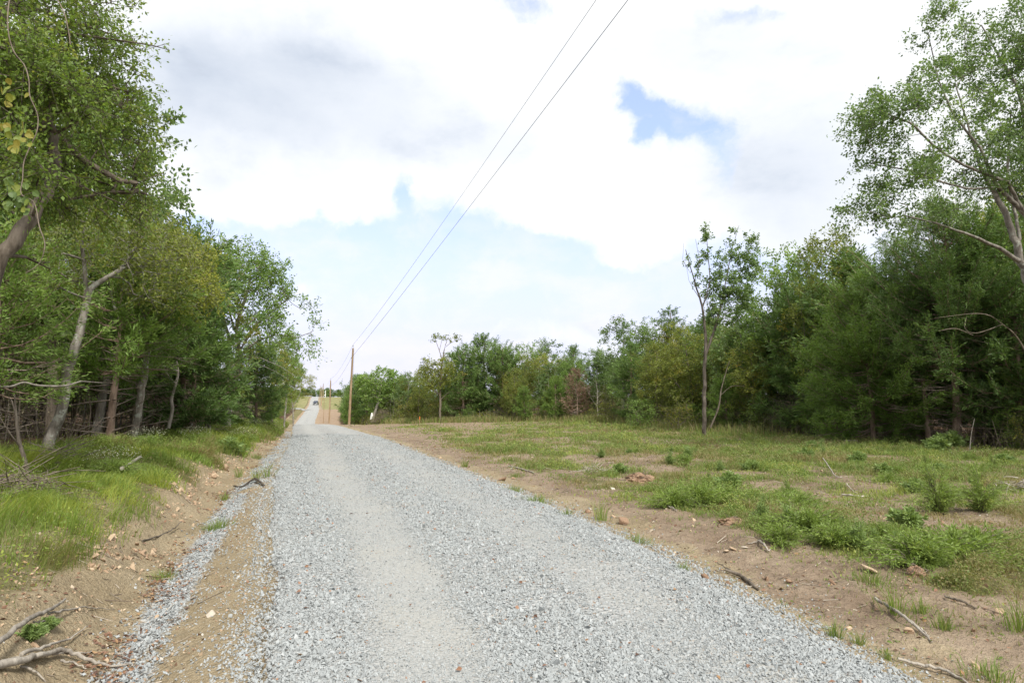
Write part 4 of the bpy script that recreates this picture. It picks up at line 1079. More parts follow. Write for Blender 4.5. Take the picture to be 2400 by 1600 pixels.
proto_tree('dry', 1.7, [T((0, 0, -.1, .02), (.1, 0, .6, .012)), T((0, 0, .05, .02), (-.4, .2, .6, .01)), T((0, 0, .05, .02), (.4, -.3, .6, .01)), T((0, 0, .05, .02), (.2, .4, .7, .01))],
    [(0, 0, 1.0, .9, .9, .6), (.4, .3, .6, .7, .7, .5)], 110, M_DRY, M_TWIG, 308, name='shrub', L=.05, W=.02, tw_len=.5, n_leaf=3, n_tw=7, r_tip=.003, step=.2, lift=.5)
proto_tree('sapling', 4.6, [T((0, 0, -.1, .028), (.05, 0, 1.5, .024), (-.1, .1, 3, .016), (.05, 0, 4.4, .006))],
    [(0, 0, 3.6, .6, .6, .9), (.2, .1, 2.4, .5, .5, .5)], 34, M_OAK, M_TWIG, 309, name='sapling', L=.09, W=.05, tw_len=.35, n_leaf=6, n_tw=3, r_tip=.003)
proto_tree('stem', 4.2, [T((0, 0, -.1, .035), (.12, .05, 1.2, .03), (-.02, .0, 2.6, .02), (.15, .1, 4.0, .008)), T((.1, .05, 1.1, .014), (.6, .2, 2.2, .005)), T((0, 0, 2.2, .012), (-.5, -.1, 3.1, .004)), T((0, 0, 1.7, .01), (-.45, .2, 2.0, .004)), T((.02, 0, 2.9, .008), (.4, -.2, 3.6, .003))],
    [(0, 0, 3, .5, .5, .8)], 14, M_OLD, M_BARKL, 310, name='sapling', n_leaf=2, n_tw=3, L=.06, W=.03, tw_len=.4, r_tip=.0025)
proto_tree('snag', 6.5, [T((0, 0, -.2, .09), (0, 0, .3, .07), (.2, .1, 2.4, .055), (.1, 0, 4.4, .035), (.4, .1, 6.2, .01)), T((.18, .1, 2.2, .03), (1.0, .4, 3.2, .016), (1.5, .3, 4.2, .006)), T((.1, 0, 3.4, .026), (-.7, .2, 4.4, .012), (-.9, .1, 5.4, .005)), T((.15, 0, 1.6, .02), (-.8, -.3, 2.0, .01), (-1.5, -.3, 1.9, .004))],
    [(.3, .1, 4.6, 1.3, 1.2, 1.3), (-.5, 0, 3.4, 1.1, 1.0, .9)], 70, M_DRY, M_DEADW, 311, name='dead_tree', n_leaf=1, n_tw=4, L=.05, W=.02, tw_len=.6, r_tip=.004, lift=.1)
def proto_cedar(key, H, R, leaf, seed, **kw):
    PROTO[key] = [make_cedar('cedar_tree', (0, 0, 0), H, R, leaf, '', seed, **kw), H, True]
proto_cedar('cedar', 8.0, 1.9, M_CED, 401, n_br=130, bare_to=.10, L=.17, W=.032, n_q=18)
proto_cedar('cedarw', 7.0, 2.3, M_CED, 402, n_br=130, bare_to=.14, L=.17, W=.032, n_q=18, shape=.8)
proto_cedar('cedarl', 6.0, 1.7, M_CEDL, 403, n_br=110, bare_to=.07, L=.16, W=.03, n_q=18)
proto_cedar('cedarn', 8.5, 1.4, M_CED, 404, n_br=110, bare_to=.3, L=.17, W=.032, n_q=18, dead_low=26)

def plant(key, x, y, H, label, group=None, cat=None, rng=RNG, sx=1.0, sink=.05):
    root_, H0, fresh = PROTO[key]
    s = H / H0
    z = float(height(x, y)) - sink
    sc = (s * sx, s * sx, s)
    if fresh:
        PROTO[key][2] = False
        root_.location = (x, y, z); root_.scale = sc; root_.rotation_euler = (0, 0, float(rng.random() * 6.28)); root_['label'] = label
        root_['category'] = cat or {'shrub': 'shrub', 'sapling': 'sapling', 'dead_tree': 'dead tree', 'cedar_tree': 'cedar'}.get(root_.name.split('.')[0], 'tree')
        if group: root_['group'] = group
        return root_
    return dup(root_, (x, y, z), label, group, float(rng.random() * 6.28), sc, cat)

def plant_px(key, px, Y, top, label, group=None, sx=1.0, **k):
    x = ray(px, 930)[0] * Y
    ztop = CZ + ray(px, top)[1] * Y
    return plant(key, x, Y, max(.4, ztop - float(height(x, Y))), label, group, sx=sx, **k)

# trees one can single out along the right-hand wood, from the power pole to the right edge
plant_px('cedarl', 822, 84, 925, 'low dark cedar right behind the nearest power pole')
plant_px('cedar', 838, 92, 880, 'blue green cedar between nearest pole and leaning pale trunk')
plant_px('bush', 925, 80, 953, 'round bright green shrub at the foot of the far treeline', sx=1.5)
plant_px('maple', 955, 79, 868, 'dark green tree just right of the round topped leaning tree')
plant_px('olive', 985, 76, 880, 'low olive tree left of the tree with bare forked top')
plant_px('cedarw', 1085, 72, 818, 'broad cedar just right of the tree with bare forked top')
plant_px('cedar', 1135, 74, 786, 'tallest pointed cedar of the middle treeline', sx=1.2)
plant_px('cedarw', 1178, 71, 812, 'wide dark cedar right of the tallest pointed one, middle treeline')
plant_px('oak', 1235, 80, 798, 'dark round oak top showing over the middle treeline')
plant_px('maple', 1282, 82, 790, 'highest round leafy top behind the yellow green trees')
plant_px('elm', 1270, 70, 826, 'yellow green tree in the middle treeline')
plant_px('elm', 1318, 69, 832, 'second yellow green tree, beside the dead rust brown cedar')
plant_px('olive', 1205, 66, 862, 'tan olive small tree at the front of the middle treeline')
plant_px('cedarl', 1228, 64, 905, 'low bright cedar in front of the tan olive tree')
plant_px('cedarl', 1302, 62.5, 882, 'compact bright green cedar left of the dead brown one')
plant_px('cedar', 1345, 68, 812, 'pointed cedar rising behind the dead rust brown cedar')
plant_px('cedarn', 1405, 65, 822, 'narrow pointed cedar right of the dead brown one')
plant_px('snag', 1402, 58, 880, 'bare grey forked dead tree right of dead brown cedar')
plant_px('maple', 1462, 58, 738, 'tall light leaved tree left of the pointed cedar tip')
plant_px('oak', 1518, 57, 742, 'leafy tree with dark round top left of the lone thin tree')
plant_px('cedarn', 1577, 56, 722, 'cedar tip showing left of the lone thin tree')
plant_px('olive', 1542, 48, 800, 'olive front tree left of the lone thin tree', sx=1.25)
plant_px('cedar', 1480, 52, 806, 'dark cedar in front of the tall light leaved tree')
plant_px('olive', 1612, 46, 775, 'olive tree directly behind the lone thin tree', sx=1.2)
plant_px('maple', 1745, 41, 700, 'broad dark leaved tree right behind the lone thin tree', sx=1.1)
plant_px('oak', 1842, 40, 572, 'tall round light green tree between lone tree and dark cedars', sx=.9)
plant_px('maple', 1905, 38, 580, 'leafy tree with brownish top beside the tall round light green one', sx=.9)
plant_px('cedar', 1800, 39, 800, 'dark low cedar under the tall round light green tree', sx=1.3)
plant_px('olive', 1962, 33, 535, 'tall olive tree at the left shoulder of the cedars', sx=.85)
plant_px('cedar', 2010, 32, 590, 'dark cedar behind the feathery light green cedar top', sx=1.25)
plant_px('oak', 2330, 26, 500, 'green tree behind the tall dark cedar, right edge', sx=.9)
plant_px('elm', 2390, 27, 430, 'sunlit yellow green tree under the big pale limbs', sx=.9)
plant_px('cedarw', 2390, 24, 640, 'broad dark cedar at the right edge of the view', sx=1.0)
plant_px('cedarn', 2310, 27.5, 680, 'narrow dark cedar right behind the tallest cedar')
plant_px('cedarl', 1958, 30.8, 770, 'low light cedar filling the gap left of the feathery cedar')
plant_px('cedar', 1885, 34.5, 800, 'low dark cedar behind the tall grass like weeds', sx=1.3)
plant_px('olive', 1762, 38, 800, 'low olive tree right of the lone thin tree', sx=1.3)
plant_px('cedarl', 1700, 39, 880, 'small light cedar just right of the lone thin tree', sx=1.2)
plant_px('bush', 1808, 36.8, 925, 'green shrub behind the tall grass like weeds, left', sx=1.4)
plant_px('bush', 1900, 33.5, 930, 'green shrub behind the tall grass like weeds, right', sx=1.3)
plant_px('bush2', 1585, 42, 925, 'olive shrub left of the lone thin tree foot', sx=1.4)
plant_px('bush', 1500, 47, 925, 'green shrub at the foot of the olive front tree', sx=1.4)
plant_px('bush2', 1440, 54, 920, 'olive shrub at the foot of the tall light leaved tree', sx=1.4)
plant_px('cedarl', 2095, 27.2, 860, 'low light cedar spreading beside the slim dark cedar', sx=1.3)
plant_px('cedarl', 2420, 23.5, 850, 'low light cedar at the right edge of the view', sx=1.3)
# the left-hand wood
plant_px('maple', 232, 20.5, 175, 'tall bright green tree above the left wood, highest beside the sky', sx=.85)
plant_px('oak', 125, 19, 110, 'tall green tree behind the leaning lichen tree', sx=.9)
plant_px('oak', -20, 18, 150, 'tall green tree behind the left edge of the view', sx=.9)
plant_px('maple', 335, 24, 430, 'green tree at the shoulder of the left wood against the sky', sx=1.0)
plant_px('cedarw', 425, 23, 560, 'dark cedar between yellow green tree and fork trunked tree', sx=.95)
plant_px('olive', 470, 27, 590, 'olive tree touching the left side of the fork trunked tree', sx=1.1)
plant_px('cedar', 455, 22.5, 720, 'dark cedar behind the pale dead branch, left wood', sx=1.3)
plant_px('cedarw', 600, 33, 805, 'dark cedar behind the fork trunked tree', sx=1.1)
plant_px('olive', 640, 39, 800, 'twiggy grey green tree right of the fork trunked tree', sx=1.1)
plant_px('slim', 668, 46, 775, 'slender tree with thin pointed top near the road crest', sx=1.0)
plant_px('elm', 690, 56, 845, 'small leaning tree at the end of the left wood', sx=1.0)

# rows that fill the woods behind
rng = np.random.default_rng(77)
def along(path, off0, spacing, a=0.0, jit=1.0):
    p = np.asarray(path, float); L = np.concatenate(([0], np.cumsum(np.linalg.norm(np.diff(p, axis=0), axis=1))))
    s = np.arange(a, L[-1], spacing); out = []
    for t in s:
        t = np.clip(t + rng.normal(0, spacing * .22), 0, L[-1])
        k = min(len(p) - 2, int(np.searchsorted(L, t, side='right') - 1)); f = (t - L[k]) / (L[k + 1] - L[k])
        q = p[k] * (1 - f) + p[k + 1] * f; d = (p[k + 1] - p[k]) / np.linalg.norm(p[k + 1] - p[k])
        n = np.array((d[1], -d[0])); out.append(q + n * (off0 + rng.normal(0, .5 * jit)))
    return out
NAMES = {'oak': 'leafy green oak', 'maple': 'dark leaved tree', 'elm': 'yellow green elm', 'olive': 'olive green tree', 'slim': 'slender green tree', 'cedar': 'dark cedar', 'cedarw': 'broad dark cedar', 'cedarl': 'light green cedar',
         'cedarn': 'narrow dark cedar', 'bush': 'green shrub', 'bush2': 'olive shrub', 'dry': 'dry twiggy shrub', 'sapling': 'thin leafy sapling', 'stem': 'thin bare sapling', 'snag': 'bare grey dead tree'}
def fill(pts, kinds, hfun, where, group, sx=(.85, 1.15), ok=None):
    for q in pts:
        if ok is not None and not ok(q): continue
        k = kinds[rng.integers(0, len(kinds))]
        plant(k, q[0], q[1], hfun(q) * rng.uniform(.85, 1.12), NAMES[k] + ' ' + where, NAMES[k] + ' ' + group, rng=rng, sx=rng.uniform(*sx))
right_near = [(23.0, 6), (18.9, 16), (17.5, 22), (16.6, 26), (16.0, 30), (12.8, 37), (10, 50), (8.4, 60)]
right_mid = [(8.4, 60), (2.0, 66), (-4, 70), (-10.5, 74), (-17, 80), (-21, 86)]
right_far = [(-21, 86), (-29.3, 110), (-44, 160), (-54, 200)]
hr = lambda q: float(np.interp(q[1], [6, 28, 36, 45, 60, 90], [9.5, 8.8, 7.6, 7.6, 7.6, 6.4]))
WN, WM = 'packed into the wood behind the clearing', 'packed into the far treeline beyond the clearing'
fill(along(right_near, 4.2, 3.0, 2), ['oak', 'cedar', 'maple', 'cedarw', 'olive'], hr, WN, 'behind the clearing')
fill(along(right_near, 8.0, 3.4, 2), ['oak', 'cedar', 'maple', 'cedarw'], hr, WN, 'behind the clearing')
fill(along(right_near, 13, 4.0, 2), ['oak', 'cedarw', 'maple'], hr, WN, 'behind the clearing')
fill(along(right_near, 19, 5.0, 2), ['oak', 'cedarw', 'maple'], hr, WN, 'behind the clearing')
hm = lambda q: float(np.interp(q[0], [-21, -10, 0, 8], [5.4, 6.0, 6.8, 7.2]))
fill(along(right_mid, 3.4, 3.2, 2), ['oak', 'cedar', 'maple', 'cedarw', 'olive'], hm, WM, 'beyond the clearing')
fill(along(right_mid, 8.0, 3.6, 2), ['oak', 'cedar', 'maple', 'cedarw'], hm, WM, 'beyond the clearing')
fill(along(right_mid, 14, 4.5, 2), ['oak', 'cedarw', 'maple'], hm, WM, 'beyond the clearing')
fill(along(right_far, 2.5, 5.0, 3), ['cedar', 'cedarw', 'maple', 'cedarw'], lambda q: 6.5, 'in the dark wood right of the dip in the road', 'beside the dip')
fill(along(right_far, 8, 6.5, 3), ['cedar', 'cedarw', 'maple', 'oak'], lambda q: 7.5, 'in the dark wood right of the dip in the road', 'beside the dip')
# low growth closing the foot of the right wood
fill(along(right_near, 1.6, 2.4, 8), ['bush2', 'dry', 'cedarl', 'bush2'], lambda q: 1.7, 'at the foot of the wood right of the clearing', 'foot of the right wood', (.9, 1.4))
fill(along(right_near, 3.2, 2.2, 8), ['bush2', 'stem', 'sapling', 'cedarl', 'dry'], lambda q: 2.6, 'at the foot of the wood right of the clearing', 'foot of the right wood', (.9, 1.3))
fill(along(right_mid, .8, 2.0), ['bush2', 'dry', 'bush', 'cedarl', 'bush2'], lambda q: 1.7, 'at the foot of the far treeline', 'foot of the far treeline', (.9, 1.4))
fill(along(right_mid, 1.8, 2.0), ['olive', 'stem', 'sapling', 'cedarl', 'bush2', 'olive'], lambda q: 3.6, 'at the foot of the far treeline', 'foot of the far treeline', (.9, 1.3))

def left_path(off): return [(x_at(y, -off), y) for y in (64, 46, 36, 30, 25, 20, 16, 12, 8, 5)]
lp = [(float(x_at(y, -float(np.interp(y, [5, 8, 12, 20, 30, 45, 64], [10.5, 9.2, 8.2, 7.4, 6.6, 5.6, 4.8])))), y) for y in (64, 54, 46, 36, 30, 25, 20, 16, 12, 8, 5)]
hl = lambda q: float(np.interp(q[1], [5, 18, 26, 34, 44, 64], [8.5, 8.2, 7.0, 6.0, 4.8, 4.6]))
WL = 'packed into the wood left of the road'
fill(along(lp, 3.0, 3.0, 1), ['oak', 'cedarn', 'maple', 'slim', 'olive'], hl, WL, 'left of the road')
fill(along(lp, 6.5, 3.2, 1), ['oak', 'cedarw', 'maple', 'cedar'], hl, WL, 'left of the road')
fill(along(lp, 11, 3.6, 1), ['oak', 'cedarw', 'maple'], hl, WL, 'left of the road')
fill(along(lp, 17, 4.6, 1), ['oak', 'cedarw', 'maple'], hl, WL, 'left of the road')
fill(along(lp, 1.0, 1.7, 1), ['stem', 'sapling', 'stem', 'dry', 'stem'], lambda q: 2.9, 'standing in the shade of the left wood', 'in the left wood')
fill(along(lp, 2.2, 1.5, 1), ['stem', 'stem', 'sapling', 'dry', 'stem'], lambda q: 3.0, 'standing in the shade of the left wood', 'in the left wood')
fill(along(lp, 4.2, 1.8, 1), ['stem', 'stem', 'snag', 'stem', 'dry'], lambda q: 2.8, 'standing in the shade of the left wood', 'in the left wood')
lfar = [(float(x_at(y, -6.2)), y) for y in (200, 150, 120, 100, 84, 64)]
fill(along(lfar, 1.0, 5.0, 2), ['bush', 'olive', 'cedarl', 'bush2'], lambda q: 3.6, 'along the left side of the road beyond the crest', 'beyond the crest', ok=lambda q: q[1] < 190)
fill(along(lfar, 5, 5.0, 2), ['olive', 'oak', 'cedar', 'elm'], lambda q: 5.6, 'along the left side of the road beyond the crest', 'beyond the crest')
fill(along(lfar, 11, 6.5, 2), ['oak', 'cedarw', 'maple'], lambda q: 7.0, 'along the left side of the road beyond the crest', 'beyond the crest')
lfar2 = [(float(x_at(y, -7.5)), y) for y in (395, 330, 270, 220)]
fill(along(lfar2, 2, 9, 2), ['bush', 'olive', 'oak'], lambda q: 4.2, 'beside the far rise of the road', 'far rise')
fill(along(lfar2, 9, 9, 2), ['oak', 'cedarw', 'maple'], lambda q: 6.5, 'beside the far rise of the road', 'far rise')
rfar2 = [(-54, 200), (-80, 300), (-112, 420)]
fill(along(rfar2, 3, 8, 2), ['oak', 'cedarw', 'cedar', 'maple'], lambda q: 6.5, 'beside the far green field', 'far field edge')
far = [(-205, 452), (-160, 440), (-130, 436), (-88, 440)]
fill(along(far, 1.5, 2.6, 0), ['bush', 'cedarl', 'bush2', 'cedar'], lambda q: 3.4, 'at the foot of the wood on the far horizon', 'foot of the far horizon wood', (1.2, 1.8))
fill(along(far, -2, 2.6, 0), ['oak', 'cedar', 'maple', 'cedarw', 'bush'], lambda q: 5.4, 'in the wood on the far horizon', 'far horizon', (1.2, 1.8))
fill(along(far, -9, 4, 0), ['oak', 'cedar', 'maple', 'cedarw'], lambda q: 6.4, 'in the wood on the far horizon', 'far horizon', (1.0, 1.4))

# ------------------------------------------------------------------ power line
def flat_mat(name, col, rough=.6, spec=.3, metal=0.0, var=0.0):
    m, gg = new_mat(name)
    c = tuple(col) + (1,)
    if var:
        tcn = gg.new('ShaderNodeTexCoord')
        c = gg.mix(gg.noise(tcn.outputs['Object'], 6, 4), tuple(x * (1 - var) for x in col) + (1,), tuple(min(1, x * (1 + var)) for x in col) + (1,))
    return finish(m, gg, principled(gg, c, rough, None, spec, metal))
M_POLE = bark_mat('pole_wood', (.25, .17, .095), (.42, .31, .20), None, 5.0)
M_POLET = flat_mat('pole_cap_grey', (.35, .33, .32), .6, .3, 0, .2)
M_STEEL = flat_mat('galvanised_steel', (.42, .43, .44), .45, .5, .7)
M_PORC = flat_mat('grey_porcelain', (.42, .44, .47), .25, .5)
M_WIRE = flat_mat('bare_wire', (.10, .10, .105), .5, .4, .3)
M_WHITE = flat_mat('white_plastic', (.82, .82, .80), .5)
def lathe(geo, prof, c, sides=14, tint=.5):
    pts = np.array([(c[0], c[1], c[2] + z) for r, z in prof]); r = np.array([r for r, z in prof])
    up_ = np.tile(np.array([[0, 0, 1.0]]), (len(pts) - 1, 1))
    frusta(geo, pts[:-1] + np.array([0, 0, 0]), pts[1:] + np.array([0, 0, 1e-5]), r[:-1], r[1:], up_, up_, sides, tint)
POLES = []
def utility_pole(px, Y, top, label, r=.16, lean=(0, 0), fittings=True):
    x = ray(px, 930)[0] * Y; z0 = float(height(x, Y)); zt = CZ + ray(px, top)[1] * Y; H = zt - z0
    t = thing('utility_pole', (x, Y, z0), label, 'utility pole', 'wooden power poles along the road')
    gk = Geo(); zz = np.linspace(-.3, H, 9)
    tube(gk, np.stack((lean[0] * zz / H, lean[1] * zz / H, zz), 1), np.interp(zz, [0, H], [r, r * .66]), 14)
    link('pole_shaft', gk.mesh('pole_shaft', [M_POLE]), t)
    tx, ty = lean
    if fittings:
        gk = Geo(); tube(gk, [(tx, ty, H), (tx, ty, H + .22)], [.025, .02], 8); tube(gk, [(tx + .12, ty, H - .5), (tx + .1, ty, H + .05)], [.02, .02], 6)
        link('top_pin', gk.mesh('top_pin', [M_STEEL]), t)
        gk = Geo(); lathe(gk, [(.03, 0), (.075, .03), (.05, .07), (.085, .11), (.055, .15), (.07, .2), (.04, .26), (.0, .28)], (tx, ty, H + .2)); link('insulator', gk.mesh('insulator', [M_PORC]), t)
        gk = Geo(); lathe(gk, [(.0, 0), (.05, 0), (.05, .03), (.03, .05), (.03, .09), (.05, .11), (.05, .14), (0, .14)], (tx - .2, ty, H - 1.25)); link('neutral_spool', gk.mesh('neutral_spool', [M_PORC]), t)
        gk = Geo(); tube(gk, [(tx - .1, ty, H - 1.18), (tx - .24, ty, H - 1.18)], .02, 6); link('bracket', gk.mesh('bracket', [M_STEEL]), t)
        gk = Geo(); tube(gk, [(tx + .17, ty, H * .28), (tx + .14, ty, H * .5), (tx + .12, ty, H - .4)], .012, 5); link('ground_wire', gk.mesh('ground_wire', [M_WIRE]), t)
    POLES.append(((x + tx, Y + ty, z0 + H + .46), (x + tx - .2, Y + ty, z0 + H - 1.18)))
    return t
utility_pole(819.5, 77, 816, 'tall pale wooden power pole nearest the camera, beside the crest', .155, (.28, 0))
utility_pole(773, 144, 891, 'slimmer wooden power pole second along the road beyond the crest', .17, (.1, 0))
utility_pole(754, 280, 905, 'far wooden power pole standing by the green field, left of two', .2)
utility_pole(757.5, 345, 899, 'far wooden power pole before the horizon wood, right of two', .2)
utility_pole(750, 415, 904, 'tiny wooden power pole farthest along the road', .2)
zz = float(height(ray(759.5, 930)[0] * 141, 141))
t = thing('marker_post', (ray(759.5, 930)[0] * 141, 141, zz), 'thin reddish wooden post left of the second power pole', 'post')
gk = Geo(); tube(gk, [(0, 0, -.2), (.05, 0, 5.6)], [.075, .05], 8); link('post_shaft', gk.mesh('post_shaft', [M_POLE]), t)
p = stand(762.5, 400); t = thing('marker_post', p, 'short white post by the far end of the field', 'post')
gk = Geo(); tube(gk, [(0, 0, -.2), (0, 0, 4.2)], [.22, .20], 8); link('post_shaft', gk.mesh('post_shaft', [M_WHITE]), t)
gk = Geo(); tube(gk, [(-.7, 0, 1.4), (-.2, 0, 1.4)], [.25, .25], 8); link('meter_box', gk.mesh('meter_box', [M_WHITE]), t)

# the two wires: long span overhead towards a pole behind the camera, then pole to pole
def wire(k, obs, r, label):
    (x1, y1, z1) = POLES[0][k]
    ys = np.array([o[0] for o in obs] + [y1]); zs_ = np.array([o[1] for o in obs] + [z1])
    c = np.polyfit(ys, zs_, 2, w=np.array([1] * len(obs) + [6]))
    yy = np.concatenate((np.linspace(-28, 60, 40), np.linspace(62, y1, 12)))
    z = np.polyval(c, yy); z[-1] = z1
    pts = [np.stack((x1 + (y1 - yy) * .33, yy, z), 1)]
    for a, b_ in zip(POLES[:-1], POLES[1:]):
        a, b_ = np.array(a[k]), np.array(b_[k]); s = np.linspace(0, 1, 14)[1:, None]
        q = a * (1 - s) + b_ * s; q[:, 2] -= (4 * s * (1 - s))[:, 0] * .012 * np.linalg.norm(b_ - a)
        pts.append(q)
    gk = Geo(); P_ = np.vstack(pts); tube(gk, P_, r * np.clip(P_[:, 1] / 45, .55, 1.0), 6)
    tag(link('power_line', gk.mesh('power_line', [M_WIRE])), label, 'wire', 'overhead power wires')
wire(0, [(12.4, 9.73), (15.6, 9.51), (23.5, 9.13), (33.7, 8.78), (56.7, 8.28)], .010, 'thinner overhead wire, upper left of the two crossing the sky')
wire(1, [(10.7, 8.62), (14.0, 8.48), (21.3, 8.10), (29.4, 7.74), (52.9, 7.10)], .012, 'heavier overhead wire, lower right of the two crossing the sky')

# ------------------------------------------------------------------ pickup truck on the far stretch of road
def bm_mesh(name, bm, mat, smoothed=False):
    me = bpy.data.meshes.new(name); bm.to_mesh(me); bm.free(); me.materials.append(mat)
    if smoothed:
        for f in me.polygons: f.use_smooth = True
    return me
def loft(sections, bevel=.03):
    """closed body from cross sections: list of (y, [(x, z) ring])"""
    bm = bmesh.new(); rows = []
    for yv, ring in sections: rows.append([bm.verts.new((xx, yv, zv)) for xx, zv in ring])
    n = len(rows[0])
    for a, b_ in zip(rows[:-1], rows[1:]):
        for i in range(n): bm.faces.new((a[i], a[(i + 1) % n], b_[(i + 1) % n], b_[i]))
    bm.faces.new(rows[0][::-1]); bm.faces.new(rows[-1])
    bmesh.ops.recalc_face_normals(bm, faces=bm.faces)
    if bevel: bmesh.ops.bevel(bm, geom=[e for e in bm.edges if e.calc_face_angle(0) > .5], offset=bevel, segments=2, affect='EDGES', profile=.7)
    return bm
def box(x0, x1, y0, y1, z0, z1, bevel=.02):
    return loft([(y0, [(x0, z0), (x1, z0), (x1, z1), (x0, z1)]), (y1, [(x0, z0), (x1, z0), (x1, z1), (x0, z1)])], bevel)
m, gg = new_mat('truck_paint'); pr = gg.new('ShaderNodeBsdfPrincipled'); pr.inputs['Base Color'].default_value = (.055, .065, .095, 1); pr.inputs['Metallic'].default_value = .4; pr.inputs['Roughness'].default_value = .3; pr.inputs['Coat Weight'].default_value = .6
M_PAINT = finish(m, gg, pr.outputs[0])
M_GLASS = flat_mat('truck_glass', (.05, .065, .085), .08, .6); M_BLACK = flat_mat('black_trim', (.018, .018, .02), .6); M_CHROME = flat_mat('chrome', (.6, .62, .65), .2, .5, 1.0)
M_LAMP = flat_mat('lamp_lens', (.75, .77, .8), .15, .5); M_TYRE = flat_mat('tyre_rubber', (.02, .02, .022), .85)
ty_ = 284.0; tx_ = float(xc(ty_)) + .9
truck = thing('pickup_truck', (tx_, ty_, float(road_z(np.array(tx_), np.array(ty_), np.array(0.0)))), 'dark blue grey pickup truck on the far stretch of gravel road', 'pickup truck', None, math.radians(9))
W2 = .98
link('body', bm_mesh('body', loft([(-2.75, [(-.86, .48), (.86, .48), (.9, .95), (-.9, .95)]), (-2.5, [(-W2, .42), (W2, .42), (W2, 1.08), (-W2, 1.08)]), (-1.25, [(-W2, .42), (W2, .42), (W2, 1.14), (-W2, 1.14)]),
    (2.7, [(-W2, .46), (W2, .46), (W2, 1.14), (-W2, 1.14)])], .05), M_PAINT), truck)
cab = link('cab', bm_mesh('cab', loft([(-1.3, [(-.9, 1.12), (.9, 1.12), (.88, 1.16), (-.88, 1.16)]), (-.55, [(-.92, 1.12), (.92, 1.12), (.72, 1.84), (-.72, 1.84)]), (.75, [(-.92, 1.12), (.92, 1.12), (.72, 1.86), (-.72, 1.86)]), (1.05, [(-.9, 1.12), (.9, 1.12), (.8, 1.5), (-.8, 1.5)])], .03), M_PAINT), truck)
def quad_panel(name, pts, mat, parent, th=.012):
    p = np.array(pts, float); n = np.cross(p[1] - p[0], p[2] - p[0]); n /= np.linalg.norm(n)
    v = np.vstack((p + n * th, p)); q = [(0, 1, 2, 3), (7, 6, 5, 4)] + [(i, i + 4, (i + 1) % 4 + 4, (i + 1) % 4) for i in range(4)]
    return link(name, mesh_np(name, v, q, None, [mat], None, False), parent)
quad_panel('windshield', [(-.80, -1.20, 1.20), (.80, -1.20, 1.20), (.66, -.63, 1.77), (-.66, -.63, 1.77)], M_GLASS, cab, .02)
for s_ in (-1, 1):
    pts = [(s_ * .915, -.95, 1.2), (s_ * .915, .7, 1.2), (s_ * .765, .62, 1.74), (s_ * .775, -.5, 1.74)]
    quad_panel('side_window', pts if s_ > 0 else pts[::-1], M_GLASS, cab, .02)
    hl_ = link('headlight', bm_mesh('headlight', box(min(s_ * .62, s_ * .9), max(s_ * .62, s_ * .9), -2.8, -2.66, .78, .94), M_LAMP), truck)
    mr = link('mirror', bm_mesh('mirror', box(min(s_ * .98, s_ * 1.2), max(s_ * .98, s_ * 1.2), -.8, -.68, 1.16, 1.38), M_BLACK), truck)
link('grille', bm_mesh('grille', box(-.58, .58, -2.8, -2.68, .66, .94), M_BLACK), truck)
link('bumper', bm_mesh('bumper', box(-.95, .95, -2.9, -2.66, .40, .62, .05), M_CHROME), truck)
link('cargo_bed', bm_mesh('cargo_bed', box(-.84, .84, 1.2, 2.6, 1.1, 1.2), M_BLACK), truck)
for yv in (-1.75, 1.75):
    for s_ in (-1, 1):
        gk = Geo(); a = np.array([(s_ * .72, yv, .40), (s_ * .74, yv, .40), (s_ * .98, yv, .40), (s_ * 1.0, yv, .40)])
        dd = np.tile([[float(s_), 0, 0]], (3, 1)); frusta(gk, a[:-1], a[1:], [.36, .40, .40], [.40, .40, .36], dd, dd, 20)
        w_ = link('wheel', gk.mesh('wheel', [M_TYRE]), truck)
        gk = Geo(); a = np.array([(s_ * .96, yv, .40), (s_ * 1.005, yv, .40), (s_ * 1.006, yv, .40)]); frusta(gk, a[:-1], a[1:], [.24, .24], [.24, .02], dd[:2], dd[:2], 16)
        link('rim', gk.mesh('rim', [M_STEEL]), w_)

# ------------------------------------------------------------------ small markers
p = gp(983, 999); t = thing('survey_stake', p, 'small wooden survey stake with orange top on the bare field', 'stake')
h_ = (1015 - 985) / F * p[1] * .75
gk = Geo(); tube(gk, [(0, 0, -.1), (.01, 0, h_ * .7)], .03, 4); link('stake_shaft', gk.mesh('stake_shaft', [M_POLE]), t)
gk = Geo(); tube(gk, [(.01, 0, h_ * .7), (.015, 0, h_)], .034, 4); link('orange_top', gk.mesh('orange_top', [flat_mat('orange_paint', (.85, .22, .05), .6)]), t)
c = at(871, 975, 81.3)
bm = box(-.13, .13, -.03, .03, -.42, .42, .02)
o_ = link('notice_board', bm_mesh('notice_board', bm, M_WHITE)); o_.location = [float(v) for v in c]; o_.rotation_euler = (0, math.radians(9), math.radians(12))
tag(o_, 'white notice board fixed to the leaning pale trunk', 'notice board')

